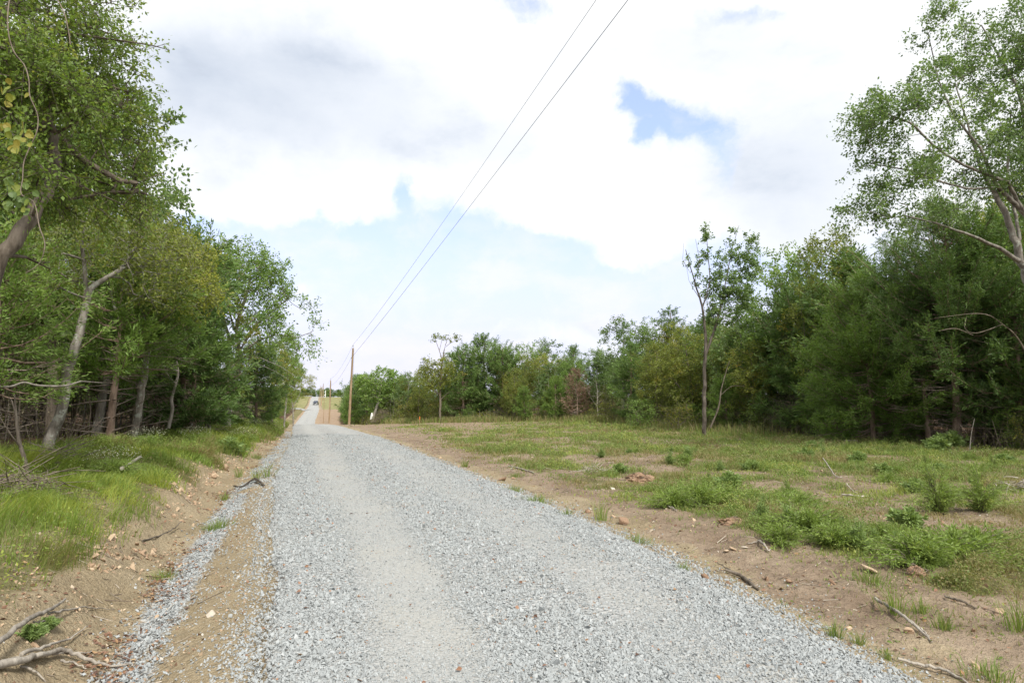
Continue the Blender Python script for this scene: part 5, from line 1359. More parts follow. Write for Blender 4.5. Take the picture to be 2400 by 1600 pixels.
# ------------------------------------------------------------------ fallen wood
def stick(name, limbs, label, cat, mat=M_DEADW, group=None, base=None):
    """limbs: list of point lists (px, py, lift, radius) lying on or above the ground"""
    gk = Geo(); b0 = None
    for lb in limbs:
        pts = []
        for px, py, lift, r in lb:
            q = gp(px, py); pts.append((q[0], q[1], q[2] + lift, r))
        s = spline(pts, 6)
        s[:, :3] += np.random.default_rng(int(abs(s[0, 0]) * 1000) % 9999).normal(0, .0035, (len(s), 3))
        tube(gk, s[:, :3], np.maximum(s[:, 3], .0015), 7)
        if b0 is None: b0 = s[0, :3].copy(); b0[2] -= pts[0][2] - gp(lb[0][0], lb[0][1])[2] if False else 0
    t = thing(name, b0, label, cat, group)
    link('branch', gk.mesh('branch', [mat], True, b0), t)
    return t
stick('fallen_branch', [[(-40, 1580, .10, .017), (60, 1510, .12, .015), (110, 1470, .10, .012), (150, 1436, .06, .008)], [(110, 1472, .08, .009), (160, 1452, .05, .007), (215, 1440, .02, .004), (268, 1432, .01, .002)], [(75, 1500, .08, .006), (100, 1478, .05, .004), (140, 1455, .02, .002)]],
      'weathered forked grey branch lying in the bottom left corner, upper one', 'branch')
stick('fallen_branch', [[(-30, 1610, .06, .024), (40, 1580, .07, .020), (90, 1566, .06, .016), (150, 1558, .05, .014), (210, 1562, .04, .011), (260, 1572, .02, .008), (318, 1560, .01, .003)], [(50, 1575, .06, .013), (110, 1550, .06, .009), (165, 1515, .05, .006), (205, 1475, .03, .003)],
      [(30, 1585, .05, .010), (80, 1560, .04, .008), (150, 1545, .03, .006), (210, 1538, .02, .004)], [(140, 1560, .03, .008), (175, 1568, .02, .006), (200, 1580, .01, .003)], [(-20, 1575, .03, .008), (30, 1558, .03, .007), (100, 1550, .02, .003)], [(45, 1583, .03, .008), (80, 1585, .03, .006), (108, 1605, .01, .003)]],
      'many stemmed grey dead branch lying along the bottom left edge', 'branch')
stick('fallen_stick', [[(332, 1270, .01, .008), (370, 1264, .02, .008), (405, 1252, .05, .007), (425, 1240, .10, .005)]], 'thin dark stick on the tan ditch bank', 'stick', M_BARKK)
stick('fallen_branch', [[(548, 1140, .02, .012), (566, 1143, .02, .016), (590, 1133, .06, .02), (600, 1130, .07, .02), (618, 1140, .03, .018)], [(596, 1131, .06, .014), (612, 1136, .05, .01), (617, 1142, .03, .008)]], 'dark crooked branch lying in the ditch beside the gravel', 'branch', M_BARKK)
stick('fallen_branch', [[(284, 1118, .12, .03), (305, 1108, .16, .028), (328, 1096, .2, .022)]], 'short white broken branch lying in the left grass', 'branch')
stick('fallen_log', [[(405, 1022, .05, .04), (425, 1020, .08, .05), (445, 1014, .2, .05), (462, 1000, .4, .04), (480, 975, .9, .03)]], 'pale curved fallen limb at the foot of the left wood', 'log')
stick('fallen_branch', [[(380, 853, .0, .03), (410, 858, 0, .035), (436, 853, 0, .02)]] if False else [[(540, 1004, .1, .03), (510, 990, .25, .03), (490, 985, .35, .025), (478, 990, .3, .02)]], 'grey crooked dead limb leaning beside the fork trunk', 'branch')
stick('fallen_branch', [[(1700, 1342, .03, .012), (1735, 1358, .03, .018), (1762, 1375, .02, .016), (1778, 1384, .01, .01)], [(1712, 1345, .03, .008), (1690, 1335, .05, .005), (1672, 1330, .06, .003)], [(1705, 1340, .02, .006), (1688, 1348, .03, .004), (1676, 1345, .02, .003)]], 'thick dark root like branch on the bare soil right of the road', 'branch', M_BARK)
stick('fallen_stick', [[(2052, 1424, .06, .013), (2100, 1452, .05, .012), (2145, 1478, .03, .010), (2186, 1510, .01, .006)], [(2130, 1470, .04, .008), (2160, 1484, .03, .006), (2178, 1498, .01, .004)]], 'long pale grey stick on the soil near the right edge', 'stick')
stick('fallen_stick', [[(2105, 1553, .02, .009), (2160, 1572, .03, .010), (2220, 1590, .02, .009), (2270, 1612, .01, .006)]], 'pale stick lying along the bottom right corner', 'stick')
stick('fallen_stick', [[(1192, 1094, .02, .02), (1222, 1102, .03, .02), (1252, 1110, .02, .014)]], 'grey stick lying across the bare soil beside the road', 'stick')
stick('fallen_stick', [[(1528, 1182, .03, .012), (1560, 1190, .03, .012), (1582, 1198, .02, .008)], [(1550, 1176, .05, .008), (1570, 1190, .03, .008), (1586, 1202, .02, .006)]], 'two crossed pale sticks before the weed clump', 'stick')
stick('fallen_stick', [[(1778, 1274, .02, .012), (1788, 1286, .03, .014), (1800, 1294, .02, .008), (1806, 1293, .02, .004)], [(1752, 1278, .02, .006), (1776, 1280, .03, .006)]], 'short curved pale stick on bare soil before the right weeds', 'stick')
stick('fallen_stick', [[(1930, 1097, .25, .014), (1945, 1110, .14, .012), (1960, 1121, .04, .012), (1976, 1122, .03, .008)]], 'pale stick poking up from the green patch, centre right', 'stick')
stick('fallen_stick', [[(1975, 1164, .03, .016), (2010, 1166, .03, .016), (2038, 1166, .02, .012)], [(1985, 1146, .1, .008), (1998, 1155, .05, .006), (2010, 1160, .03, .005)]], 'grey stick lying on the bare patch beyond the weeds', 'stick')
stick('fallen_stick', [[(2222, 1060, .04, .02), (2248, 1070, .03, .018), (2275, 1078, .02, .014)]], 'pale stick at the foot of the dark cedars', 'stick')
stick('fallen_stick', [[(2215, 1405, .02, .008), (2250, 1420, .03, .010), (2290, 1436, .02, .007)]], 'dark stick on bare soil below the right grass', 'stick', M_BARK)
stick('broken_stump', [[(1996, 1032, .0, .10), (1990, 1018, .35, .08), (1984, 1008, .6, .02)], [(2004, 1034, .02, .05), (2015, 1018, .3, .03), (2018, 1010, .45, .012)], [(1980, 1036, .05, .05), (2010, 1038, .08, .05)]], 'broken pale stump with splinters at the cedars\' foot', 'stump')
def rake(name, limbs, label, cat, mat=M_DEADW):
    gk = Geo(); b0 = None
    for lb in limbs:
        s = spline([tuple(at(a, b_, Y)) + (r,) for a, b_, Y, r in lb], 7)
        tube(gk, s[:, :3], s[:, 3], 7)
        if b0 is None: b0 = s[0, :3]
    t = thing(name, b0, label, cat); link('trunk', gk.mesh('trunk', [mat], True, b0), t); return t
b = stand(60, 9.6); bz = 930 - (b[2] - CZ) / 9.6 * F
rake('dead_tree', [[(66, bz + 12, 9.6, .036), (60, 1085, 9.6, .03), (44, 1030, 9.6, .026), (38, 975, 9.6, .018), (34, 925, 9.6, .009)], [(50, 1050, 9.6, .014), (20, 1010, 9.4, .009), (-10, 960, 9.3, .006)], [(38, 975, 9.6, .012), (28, 940, 9.7, .007), (20, 930, 9.7, .004)]],
     'grey weathered dead snag standing at the left edge of the grass', 'dead tree', M_BARK)
rake('dead_tree', [[(190, 893, 12.2, .016), (150, 904, 12.0, .02), (90, 903, 11.8, .018), (55, 896, 11.6, .018), (20, 906, 11.4, .02), (-60, 908, 11.2, .024), (-140, 960, 11.1, .03), (-170, 1150, 11.1, .04)], [(190, 893, 12.2, .014), (240, 897, 12.5, .006)]],
     'long pale dead limb reaching level across the left wood', 'dead tree')
rake('dead_tree', [[(395, stand(395, 21)[2] * 0 + 1003, 21, .06), (404, 960, 21, .055), (402, 935, 21, .05), (412, 900, 21, .045), (418, 870, 21.2, .03), (414, 845, 21.3, .02)], [(412, 900, 21, .03), (395, 880, 20.6, .02), (380, 853, 20.3, .016)], [(418, 870, 21.2, .03), (380, 856, 20.6, .03), (350, 850, 20.4, .012)], [(400, 858, 20.8, .026), (430, 852, 20.8, .02), (442, 850, 20.8, .008)]],
     'crooked pale sapling with a broken level limb, left wood', 'dead tree')
rake('dead_tree', [[(492, 1006, 25, .06), (484, 975, 25, .05), (476, 955, 25.1, .045), (468, 930, 25.2, .03), (455, 915, 25.3, .015)], [(482, 1004, 25, .03), (481, 970, 25.1, .025)], [(476, 955, 25, .03), (440, 935, 24.8, .02), (420, 925, 24.7, .01)]], 'pale bare leaning poles just left of the fork trunk', 'dead tree', M_BARKL)
rake('dead_tree', [[(1665, 1002, 35.2, .05), (1684, 955, 35, .045), (1690, 915, 35, .035), (1702, 870, 35, .02), (1710, 845, 35, .01)], [(1690, 925, 35, .02), (1715, 905, 34.8, .014), (1745, 905, 34.6, .006)]], 'leaning sapling stem at the foot of the lone thin tree', 'sapling', M_BARK)
rake('dead_tree', [[(2440, 900, 21, .04), (2390, 800, 20.6, .024), (2350, 760, 20.3, .016), (2300, 735, 20, .011), (2190, 745, 19.8, .004)], [(2280, 785, 20, .012), (2240, 770, 19.8, .012), (2200, 775, 19.7, .006)], [(2350, 760, 20.3, .010), (2290, 780, 20, .010), (2262, 770, 20, .008), (2266, 740, 20, .004)]],
     'grey bare dead limbs in front of the tall dark cedar', 'dead tree', M_BARK)
rake('sapling', [[(2272, 1068, 22.5, .018), (2276, 1020, 22.5, .014), (2284, 980, 22.5, .008)], [(2274, 1040, 22.5, .008), (2282, 1030, 22.4, .003)]], 'thin bare pale sapling before the dark cedar', 'sapling', M_BARKL)
rake('sapling', [[(2348, 1058, 23.2, .02), (2336, 1020, 23.2, .016), (2326, 985, 23.2, .008)], [(2340, 1032, 23.2, .01), (2346, 1005, 23.2, .004)]], 'thin bare forked sapling near the right edge', 'sapling', M_BARK)

# ------------------------------------------------------------------ brush piles, rocks, root clumps
def heap(name, px, py, wx, hh, n, label, cat, mat, r=(.006, .02), seed=1, core=None, L=(.4, 1.2)):
    rr = np.random.default_rng(seed); q = gp(px, py); gk = Geo(); Y = q[1]; rx = wx / F * Y
    for _ in range(n):
        c_ = rr.normal(0, .42, 3) * np.array([rx, rx * .8, 0]); a = rr.random() * 6.283; l = rr.uniform(*L) * rx
        z_ = hh * max(0, 1 - (c_[0] / rx) ** 2) * rr.random()
        d_ = np.array([math.cos(a), math.sin(a), rr.normal(0, .35)]); p0 = c_ + np.array([0, 0, z_]); p1 = p0 + d_ * l
        md = (p0 + p1) / 2 + rr.normal(0, .05, 3) * l
        for pp in (p0, p1, md):
            pp[2] = max(pp[2], float(height(q[0] + pp[0], q[1] + pp[1])) - q[2] + .01)
        s = spline([p0, md, p1], 4); rad = rr.uniform(*r)
        tube(gk, s, np.linspace(rad, rad * .4, len(s)), 5)
    t = thing(name, q, label, cat); link('sticks', gk.mesh('sticks', [mat]), t)
    if core is not None:
        bm = bmesh.new(); bmesh.ops.create_icosphere(bm, subdivisions=4, radius=1.0)
        co = np.array([v.co[:] for v in bm.verts]); nn = fbm(co[:, 0] * 2.2 + seed, co[:, 1] * 2.2 + co[:, 2] * 1.7, 4, seed)
        n2_ = fbm(co[:, 0] * 7 + seed, co[:, 1] * 7 + co[:, 2] * 5, 3, seed + 3)
        for v, k, k2 in zip(bm.verts, nn, n2_): v.co = Vector((v.co.x * rx * .95, v.co.y * rx * .7, v.co.z * hh * .95)) * (.55 + .7 * k + .35 * (k2 - .5))
        me = bm_mesh('soil_core', bm, core, False); a_ = me.attributes.new('tint', 'FLOAT', 'FACE'); a_.data.foreach_set('value', np.clip(rr.normal(.3, .12, len(me.polygons)), 0, 1).astype(np.float32))
        link('soil_core', me, t)
    return t
heap('brush_pile', 30, 1160, 120, .22, 120, 'pile of dead grey brush at the left edge of the grass', 'brush pile', M_TWIG, (.003, .009), 3)
heap('brush_pile', 120, 1098, 90, .30, 70, 'brown heap of dead twigs in front of the leaning lichen tree', 'brush pile', M_TWIG, (.004, .012), 4)
heap('brush_pile', 1600, 1000, 60, .7, 80, 'heap of dead sticks at the foot of the lone thin tree', 'brush pile', M_TWIG, (.01, .03), 5)
heap('dirt_mound', 1268, 986, 50, 1.0, 26, 'low mound of brown dirt and roots before the far treeline', 'dirt mound', M_DEADW, (.015, .04), 6, M_CLOD)
heap('root_clump', 1498, 1128, 36, .20, 60, 'brown clump of dead roots among the green patches', 'root clump', M_TWIG, (.003, .008), 7, M_CLOD, (.2, .6))
heap('root_clump', 1722, 1228, 44, .10, 36, 'sandy hump with dark hollow beside the weeds', 'dirt mound', M_TWIG, (.002, .006), 8, M_CLOD, (.2, .6))
heap('root_clump', 1395, 1105, 34, .10, 50, 'tangle of dead roots and sticks beside a green patch', 'root clump', M_DEADW, (.004, .010), 9, None, (.3, .9))
heap('root_clump', 2148, 1348, 24, .10, 50, 'small tuft of dead brown roots below the right grass', 'root clump', M_TWIG, (.002, .005), 10, M_CLOD, (.2, .7))
heap('brush_pile', 320, 1003, 60, .75, 120, 'grey tangle of dead bramble at the foot of the left wood', 'brush pile', M_TWIG, (.004, .010), 12, None, (.6, 1.4))
heap('brush_pile', 2395, 1150, 40, .22, 50, 'heap of pale dead grass and sticks at the right edge', 'brush pile', M_DEADW, (.004, .010), 13, None, (.4, 1.0))
def rock(px, py, size, label, tint=.45, flat=.6, seed=1, rot=0.0):
    rr = np.random.default_rng(seed); q = gp(px, py); bm = bmesh.new()
    pts = rand_dirs(rr, 16) * (.8 + .3 * rr.random((16, 1))) * np.array([.5, .4, .5 * flat])
    for v in pts: bm.verts.new(v)
    bmesh.ops.convex_hull(bm, input=bm.verts); bmesh.ops.delete(bm, geom=[v for v in bm.verts if not v.link_faces], context='VERTS')
    bmesh.ops.bevel(bm, geom=list(bm.edges), offset=.03, segments=2, affect='EDGES')
    bmesh.ops.triangulate(bm, faces=bm.faces); bmesh.ops.subdivide_edges(bm, edges=bm.edges, cuts=1)
    co = np.array([v.co[:] for v in bm.verts]); nn = fbm(co[:, 0] * 9 + seed, co[:, 1] * 9 + co[:, 2] * 8, 3, seed)
    for v, k in zip(bm.verts, nn): v.co *= size * (1 + .12 * (k - .5))
    me = bm_mesh('rock', bm, M_CLOD); a_ = me.attributes.new('tint', 'FLOAT', 'FACE'); a_.data.foreach_set('value', np.clip(rr.normal(tint, .06, len(me.polygons)), 0, 1).astype(np.float32))
    o = link('rock', me); o.location = (float(q[0]), float(q[1]), float(q[2]) + size * .12); o.rotation_euler = (rr.normal(0, .2), rr.normal(0, .2), rot)
    return tag(o, label, 'rock')
rock(1463, 1226, .19, 'blocky brown rock beside the gravel, largest on the bare soil', .38, .9, 1, .4)
rock(1438, 1212, .10, 'tan flat rock just left of the blocky brown one', .72, .4, 2, 1.2)
rock(1378, 1202, .10, 'small brown rock at the gravel edge behind the blocky one', .3, .8, 3)
rock(1178, 1126, .26, 'flat brown slab rock near the gravel edge, mid road', .5, .35, 4)
rock(1205, 1122, .16, 'flat brown slab behind the mid road slab', .45, .4, 5, .8)
rock(1718, 1290, .12, 'flat tan stone beside the curved stick', .75, .3, 6)
rock(1748, 1284, .10, 'flat grey stone beside the curved stick', .97, .3, 7)
rock(1702, 1296, .09, 'pale tan stone left of the flat tan one', .85, .35, 8, .5)
rock(1798, 1364, .08, 'small brown rock beyond the thick dark branch', .35, .7, 9)
rock(1848, 1364, .09, 'flat brown rock right of the thick dark branch', .4, .35, 10)
rock(2042, 1344, .20, 'pale flat slab half buried in the right soil', .85, .22, 11, .3)
rock(2342, 1441, .10, 'orange tan rock near the right edge', .7, .7, 12)
rock(1652, 1360, .11, 'dark brown clod at the end of the thick branch', .2, .8, 13)
rock(2130, 1485, .08, 'tan rock under the long pale stick', .66, .7, 14)
rock(1990, 1480, .05, 'small tan pebble by the right gravel edge', .72, .8, 15)
rock(525, 1100, .28, 'crumbling tan clod on the crest of the left bank', .62, .7, 16)
rock(500, 1120, .2, 'tan clod lower on the left bank', .64, .7, 17)
rock(550, 1062, .3, 'orange tan clod at the far end of the left bank', .6, .7, 18)

# ------------------------------------------------------------------ single weeds, tufts and bushes
def tuft_mesh(n, h, w, spread, seed, mat, lean=.7):
    rr = np.random.default_rng(seed); gk = Geo()
    p = rr.normal(0, spread, (n, 3)); p[:, 2] = -.01
    ln = p[:, :2] / max(spread, 1e-3) * lean * .5 + rr.normal(0, .3, (n, 2))
    blades(gk, p, h * (.5 + .6 * rr.random(n)), w * (.7 + .6 * rr.random(n)), ln, rr, np.clip(rr.normal(.6, .18, n), 0, 1), .6)
    return gk.mesh('tuft', [mat], False)
TUFTS = [tuft_mesh(70, .20, .006, .035, 1, M_GRASSR), tuft_mesh(110, .14, .006, .07, 2, M_GRASSR), tuft_mesh(46, .26, .005, .03, 3, M_GRASS)]
def tuft(px, py, k, s, label):
    o = link('grass_tuft', TUFTS[k]); q = gp(px, py); o.location = [float(v) for v in q]; o.scale = (s, s, s); o.rotation_euler = (0, 0, px * .7)
    return tag(o, label, 'grass tuft', 'grass tufts on the bare ground')
tuft(385, 1358, 1, .9, 'small green tuft in the ditch beside the gravel band')
tuft(520, 1236, 1, 1.1, 'green tuft in the leaf litter of the ditch, left of two'); tuft(495, 1243, 1, .8, 'little tuft left of the ditch tuft')
tuft(528, 1172, 0, 1.0, 'upright tuft on the ditch bottom below the bank'); tuft(625, 1118, 2, 1.6, 'long bladed tuft lying over the gravel edge, left of the road'); tuft(600, 1125, 2, 1.3, 'spreading tuft beside the dark crooked branch')
tuft(560, 1118, 2, 1.3, 'tuft at the foot of the tan clods'); tuft(600, 1075, 1, 1.6, 'tuft on the far left bank near the gravel')
tuft(1212, 1118, 1, 1.0, 'green tuft beside the flat slab rock'); tuft(1258, 1178, 1, 1.3, 'bushy green tuft at the gravel edge'); tuft(1205, 1152, 1, 1.1, 'tuft at the gravel edge above the bushy one')
tuft(1498, 1272, 1, .9, 'low green tuft right of the blocky brown rock'); tuft(1330, 1212, 0, .8, 'tuft on the gravel edge left of the blocky rock'); tuft(1408, 1220, 2, 1.4, 'wispy tall tuft left of the blocky brown rock')
tuft(1090, 1094, 0, 1.4, 'pale tuft near the gravel edge far up the road'); tuft(1603, 1342, 0, .6, 'dry little tuft on the right gravel edge')
tuft(2040, 1368, 1, 1.1, 'tuft in front of the pale flat slab'); tuft(2212, 1478, 0, .7, 'spiky bright tuft alone on bare soil, right corner'); tuft(1958, 1492, 0, .7, 'bright tuft at the gravel edge, lower right')
tuft(2100, 1440, 2, 1.1, 'tall wispy tuft beside the long pale stick'); tuft(2160, 1440, 0, .8, 'tuft right of the wispy tall tuft'); tuft(2015, 1514, 0, .5, 'small tuft on soil at the lower right gravel edge')
tuft(2390, 1480, 2, 1.2, 'tuft at the right edge of the view'); tuft(2320, 1592, 1, .9, 'tuft at the bottom right corner'); tuft(1150, 1024, 1, 2.2, 'tuft on the far bare soil, left of pair'); tuft(1075, 1022, 1, 2.2, 'tuft on the far bare soil nearest the road')
tuft(2080, 1545, 0, .45, 'tiny tuft at the lower right gravel edge'); tuft(1780, 1100, 0, 1.3, 'dark upright tuft in the middle of the clearing')

def feathery(H, R, n, seed, mat, leaf_l=.05, leaf_w=.008, up=1.0):
    """soft many stemmed weed: fine stems fanning up, thread like leaves along them"""
    rr = np.random.default_rng(seed); wd, lf = Geo(), Geo()
    a = rr.random(n) * 6.283; out = rr.random(n) ** .6
    p0 = np.stack((np.cos(a) * .06 * R, np.sin(a) * .06 * R, np.full(n, -.02)), 1)
    lobe = 1 + .45 * np.sin(a * 2 + seed) + .3 * np.sin(a * 3 + 2 * seed); out = out * np.clip(lobe, .45, 1.7)
    hgt_ = H * (.35 + .65 * rr.random(n) ** 1.3) * np.clip(1 - .35 * out ** 2, .3, 1)
    p2 = np.stack((np.cos(a) * R * out, np.sin(a) * R * out, hgt_), 1); p1 = p0 * .4 + p2 * .6 + np.array([0, 0, .12]) * H * up; p1[:, :2] *= .7
    frusta(wd, p0, p1, .004, .003, None, None, 3); frusta(wd, p1, p2, .003, .0015, None, None, 3)
    m_ = 46; i = np.repeat(np.arange(n), m_); t = .10 + .90 * rr.random(n * m_)
    q = ((1 - t) ** 2)[:, None] * p0[i] + (2 * t * (1 - t))[:, None] * p1[i] + (t ** 2)[:, None] * p2[i] + rr.normal(size=(n * m_, 3)) * .02
    ax = unit(unit(p2[i] - p1[i]) + rand_dirs(rr, n * m_) * .9)
    leaf_quads(lf, q, ax, rand_dirs(rr, n * m_), leaf_l * (.6 + .8 * rr.random(n * m_)), leaf_w * (.7 + .6 * rr.random(n * m_)), np.clip(np.repeat(rr.normal(.5, .15, n), m_) + rr.normal(0, .1, n * m_), 0, 1), .05)
    return wd.mesh('stems', [M_TWIG], True), lf.mesh('foliage', [mat], False)
M_WEED = leaf_mat('weed_foliage', [(.16, .19, .05), (.18, .26, .06), (.23, .32, .07), (.32, .38, .10)], trans=.35, vary=0)
M_WEEDB = leaf_mat('weed_blue_green', [(.15, .20, .07), (.18, .26, .085), (.23, .32, .10), (.30, .37, .13)], trans=.3, vary=0)
FE = {'tall': feathery(1.0, .55, 90, 1, M_WEED, .075, .012), 'low': feathery(.38, .46, 110, 2, M_WEED, .06, .014), 'blue': feathery(.45, .14, 46, 3, M_WEEDB, .06, .010), 'broad': feathery(.40, .28, 46, 4, M_WEEDB, .10, .034)}
WS = {'low': .78, 'blue': .72, 'broad': .62, 'tall': .8}
def weed(key, px, py, s, label, name='weed', cat='weed', group=None):
    q = gp(px, py); t = thing(name, q, label, cat, group, px * .37, (s * WS.get(key, 1), s * WS.get(key, 1), s * WS.get(key, 1) * .9))
    link('stems', FE[key][0], t); link('foliage', FE[key][1], t); return t
weed('tall', 2200, 1205, 1.05, 'feathery tall bush weed near the right edge, left of the pair', 'bush', 'bush'); weed('tall', 2300, 1200, .95, 'feathery tall bush weed near the right edge, right of the pair', 'bush', 'bush')
weed('broad', 1712, 1148, 1.5, 'leafy broad weed at the right end of the yellowish clump'); weed('blue', 1785, 1228, 1.1, 'slender blue green weed standing before the big clump'); weed('blue', 1850, 1245, 1.2, 'blue green upright weed in the big clump, left')
weed('low', 1900, 1250, 1.2, 'dense light green weed in the big clump, middle'); weed('blue', 2010, 1288, 1.1, 'blue green upright weed at the right end of the big clump'); weed('low', 1960, 1282, 1.0, 'low bright weed at the front of the big clump'); weed('low', 1830, 1275, .9, 'low weed at the left front of the big clump')
weed('low', 1870, 1205, 1.2, 'light weed at the back of the big clump'); weed('broad', 2130, 1240, 1.2, 'leafy dark weed below the feathery bushes'); weed('low', 2150, 1320, 1.2, 'yellow green weed clump at the right, left end'); weed('low', 2230, 1312, 1.3, 'yellow green weed clump at the right, middle'); weed('low', 2290, 1300, 1.2, 'yellow green weed clump at the right, right end')
weed('low', 1580, 1190, 1.2, 'low bright weed clump in the middle green patch, left'); weed('low', 1640, 1185, 1.4, 'low bright weed clump in the middle green patch, right'); weed('low', 1700, 1180, 1.1, 'low weed at the right end of the middle green patch')
weed('blue', 1410, 1072, 1.1, 'dark upright weed among the far green patches, left'); weed('blue', 1570, 1088, 1.2, 'dark upright weed among the far green patches, middle'); weed('blue', 1612, 1078, 1.5, 'tall dark upright weed beside the middle one'); weed('blue', 1925, 1052, 1.5, 'upright pale weed before the cedars')
weed('broad', 2232, 1050, 3.0, 'low leafy green shrub in front of the tall dark cedar', 'shrub', 'shrub'); weed('broad', 2200, 1056, 2.4, 'low leafy green shrub left of the one before the cedar', 'shrub', 'shrub'); weed('tall', 2010, 1016, 1.6, 'light green shrub at the foot of the feathery cedar', 'shrub', 'shrub')
weed('tall', 1790, 1004, 2.0, 'tall light grass like weed clump between lone tree and cedars, left'); weed('tall', 1835, 1006, 2.2, 'tall light grass like weed clump between lone tree and cedars, middle'); weed('tall', 1880, 1006, 1.9, 'tall light grass like weed clump between lone tree and cedars, right'); weed('tall', 1740, 1003, 1.5, 'lower weed clump just right of the lone tree')
weed('broad', 538, 1062, 2.0, 'dark leafy weed on the left bank before the clods'); weed('broad', 552, 1000, 2.6, 'pale leafy weed beside the fork trunk'); weed('broad', 1195, 975, 3.0, 'pale leafy weed at the foot of the far treeline'); weed('blue', 1432, 985, 3.4, 'green leafy clump before the far treeline', 'shrub', 'shrub')
rr = np.random.default_rng(88); nw = 0
while nw < 90:
    y_ = float(sample_y(rr, 1, 6.0, 24, 1.2)[0]); x_ = y_ * rr.uniform(.05, .85)
    if green_right(np.array([x_]), np.array([y_]))[0] < .42 or x_ > edge_x(y_) - 1: continue
    k_ = ['low', 'low', 'tall', 'blue', 'low', 'broad'][rr.integers(0, 6)]; s_ = rr.uniform(.3, .75) * np.interp(y_, [6, 24], [.8, 1.3]) * (.6 if k_ == 'tall' else 1)
    t = thing('weed', (x_, y_, float(height(x_, y_)) - .02), {'low': 'low bright green weed growing in the green patches of the clearing', 'tall': 'feathery weed growing in the green patches of the clearing', 'blue': 'slim upright weed growing in the green patches of the clearing', 'broad': 'broad leaved weed growing in the green patches of the clearing'}[k_],
        'weed', {'low': 'low bright weeds of the clearing', 'tall': 'feathery weeds of the clearing', 'blue': 'slim upright weeds of the clearing', 'broad': 'broad leaved weeds of the clearing'}[k_], rr.random() * 6.28, (s_, s_, s_ * rr.uniform(.7, 1.2)))
    link('stems', FE[k_][0], t); link('foliage', FE[k_][1], t); nw += 1
weed('broad', 72, 1500, .42, 'bright green seedling under the bottom left branches')
weed('broad', 110, 1478, .36, 'yellow green seedling right beside the bottom left branch')

# white flowered weeds on the left bank
M_FLOWER = leaf_mat('pale_flowers', [(.34, .35, .22), (.46, .47, .34), (.58, .58, .46), (.66, .66, .56)], trans=.25, vary=0)
def flower_mesh(seed):
    rr = np.random.default_rng(seed); lf = Geo(); n = 260
    a = rr.random(n) * 6.283; r = rr.random(n) ** .5 * .5
    p = np.stack((np.cos(a) * r, np.sin(a) * r, .42 + .22 * rr.random(n) - .35 * r ** 2), 1)
    leaf_quads(lf, p, rand_dirs(rr, n), rand_dirs(rr, n), .022, .016, np.clip(rr.normal(.5, .2, n), 0, 1))
    return lf.mesh('flowers', [M_FLOWER], False)
FLM = flower_mesh(5)
for px, py, s, lb in ((345, 1050, .9, 'pale flowering weed clump on the left bank, below the paired stems'), (455, 1040, .9, 'pale flowering weed clump on the left bank, middle'), (265, 1112, .8, 'pale flowering weed clump near the white broken branch'), (600, 1008, 1.0, 'pale flowering weed clump by the fork trunk'),
                      (640, 1004, 1.0, 'pale flowering weed clump near the road crest'), (575, 1040, 1.0, 'pale flowering weed above the left bank clods')):
    t = weed('low', px, py, s * 1.3, lb, 'flowering_weed', 'weed'); o = tag(link('flowers', FLM, t), kind='stuff')

# vine that hangs in front of the overhead tree
wd, lf = Geo(), Geo(); rr = np.random.default_rng(9)
s = spline([tuple(at(a, b_, 5.2)) for a, b_ in ((25, -20), (18, 40), (22, 90), (35, 125), (58, 155), (68, 190), (70, 225), (88, 270), (86, 310), (70, 345), (56, 380), (53, 420), (50, 455), (80, 475), (92, 530), (104, 565), (103, 590), (90, 620), (60, 640))], 6)
tube(wd, s, np.linspace(.005, .0035, len(s)), 6)
s2 = spline([tuple(at(a, b_, 5.3)) for a, b_ in ((130, -10), (150, 30), (160, 70), (165, 105))], 6); tube(wd, np.vstack((s[:1], s2[:1] + np.array([0, 0, .1]), s2)), .0045, 6)
for (a, b_), k in (((30, 215), 9), ((18, 285), 8), ((55, 320), 8), ((30, 330), 6), ((35, 430), 11), ((50, 470), 11), ((20, 470), 6)):
    for _ in range(k):
        q = at(a + rr.normal(0, 16), b_ + rr.normal(0, 16), 5.2 + rr.normal(0, .05))
        ax = unit(np.array([[rr.normal(0, .6), rr.normal(0, .4), -1.0]])); nr = unit(np.array([[rr.normal(0, .6), -1, rr.normal(.3, .5)]]))
        L = .055 + .025 * rr.random(); ax0 = ax[0]; n0 = nr[0]; s0 = unit(np.cross(n0, ax0)); n0 = np.cross(ax0, s0)
        prof = [(0, 0), (.18, .34), (.45, .42), (.75, .26), (1.0, 0)]
        top = [q + ax0 * L * t_ + s0 * L * w_ + n0 * L * .08 for t_, w_ in prof]; bot = [q + ax0 * L * t_ - s0 * L * w_ + n0 * L * .08 for t_, w_ in prof[1:-1]]; mid_ = [q + ax0 * L * t_ for t_, w_ in prof[1:-1]]
        V = np.array(top + bot + mid_); tt = float(np.clip(rr.normal(.8 if b_ < 400 else .25, .15), 0, 1))
        lf.add(V, [(1, 2, 9, 8), (2, 3, 10, 9), (8, 9, 6, 5), (9, 10, 7, 6)], [(0, 1, 8), (0, 8, 5), (3, 4, 10), (10, 4, 7)], tint=tt)
vb = s[0]; t = thing('hanging_vine', vb, 'pale twisting vine with large heart leaves hanging at the top left', 'vine')
link('vine_stem', wd.mesh('vine_stem', [M_TWIG], True, vb), t)
link('leaves', lf.mesh('leaves', [leaf_mat('vine_leaf', [(.12, .18, .07), (.14, .21, .07), (.18, .24, .05), (.24, .26, .045), (.28, .24, .045)], trans=.4, vary=0)], False, vb), t)

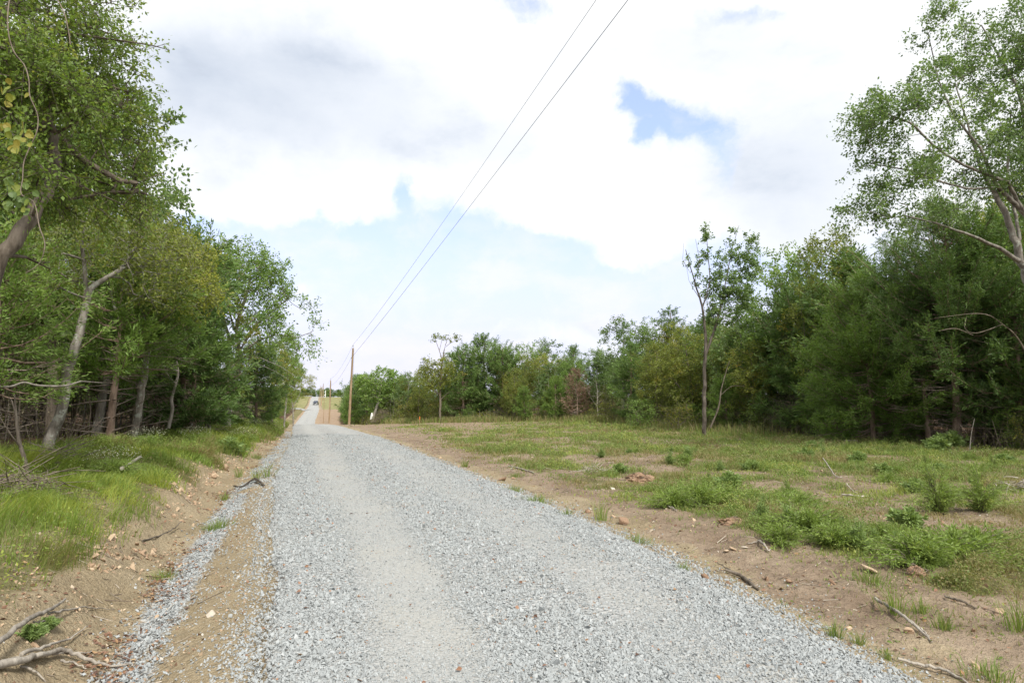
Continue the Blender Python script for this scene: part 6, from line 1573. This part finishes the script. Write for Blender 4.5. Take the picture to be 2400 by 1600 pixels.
# ------------------------------------------------------------------ undergrowth that nobody could count
ug, uw = Geo(), Geo(); rng = np.random.default_rng(55)
def under(n, xy, hmax, leafy, dark):
    x, y = xy; z = height(x, y); N = len(x)
    h = hmax * (.25 + .75 * rng.random(N) ** 1.4)
    ln = rng.normal(0, .22, (N, 3)); ln[:, 2] = 1; p0 = np.stack((x, y, z - .02), 1); p1 = p0 + ln * h[:, None]
    w = np.maximum(.003, .00022 * y)
    frusta(uw, p0, (p0 + p1) / 2 + rng.normal(0, .05, (N, 3)), w, w * .8, None, None, 3, rng.random(N)); frusta(uw, (p0 + p1) / 2, p1 + rng.normal(0, .1, (N, 3)), w * .8, w * .35, None, None, 3, rng.random(N))
    m_ = leafy; i = np.repeat(np.arange(N), m_); t = rng.random(N * m_)
    q = p0[i] * (1 - t[:, None]) + p1[i] * t[:, None] + rng.normal(0, .16, (N * m_, 3)); q[:, 2] = np.maximum(q[:, 2], z[i] + .03)
    L = np.maximum(.045, .0022 * y[i]) * (.6 + .8 * rng.random(N * m_))
    leaf_quads(ug, q, rand_dirs(rng, N * m_), unit(rng.normal(size=(N * m_, 3)) * .6 + np.array([0, 0, 1.])), L, L * .5, np.clip(rng.normal(dark, .2, N * m_), 0, 1))
n = 2600; y = sample_y(rng, n, 5, 62, 1.1); off = np.interp(y, [5, 8, 12, 20, 30, 45, 64], [9.0, 7.6, 7.0, 6.6, 5.9, 5.0, 4.4]); x = x_at(y, -(off + np.abs(rng.normal(0, 4.2, n)))); under(n, (x, y), 1.5, 4, .35)
n = 2200; k = rng.integers(0, len(right_near) - 1, n); f = rng.random(n); P_ = np.array(right_near, float); q = P_[k] * (1 - f[:, None]) + P_[k + 1] * f[:, None]; under(n, (q[:, 0] + .4 + np.abs(rng.normal(0, 2.2, n)), q[:, 1] + rng.normal(0, .6, n)), 1.4, 8, .35)
n = 2200; k = rng.integers(0, len(right_mid) - 1, n); f = rng.random(n); P_ = np.array(right_mid, float); q = P_[k] * (1 - f[:, None]) + P_[k + 1] * f[:, None]; under(n, (q[:, 0] + rng.normal(.3, .5, n), q[:, 1] + np.abs(rng.normal(0, 1.4, n)) - .6), 1.4, 8, .55)
tag(link('undergrowth', ug.mesh('undergrowth', [M_OLD], False)), kind='stuff')
tag(link('undergrowth_stems', uw.mesh('undergrowth_stems', [M_TWIG], True)), kind='stuff')
# dry straw coloured grass before the far wood
dg_ = Geo(); n = 16000
P_ = np.array([(13.5, 34), (10.5, 48), (9.0, 58), (4, 63), (-3, 67), (-9, 71), (-14, 76)], float); k = rng.integers(0, len(P_) - 1, n); f = rng.random(n); q = P_[k] * (1 - f[:, None]) + P_[k + 1] * f[:, None] + rng.normal(0, .8, (n, 2))
blades(dg_, np.stack((q[:, 0], q[:, 1], height(q[:, 0], q[:, 1])), 1), .25 + .6 * rng.random(n) ** 1.5, .0009 * q[:, 1], rng.normal(0, .25, (n, 2)), rng, np.clip(rng.normal(.25, .22, n), 0, 1))
tag(link('dry_grass', dg_.mesh('dry_grass', [M_GRASSR], False)), kind='stuff')
# protos never planted would sit at the origin: remove them
for k, (r_, H_, fresh) in PROTO.items():
    if fresh:
        for c_ in list(r_.children): bpy.data.objects.remove(c_)
        bpy.data.objects.remove(r_)
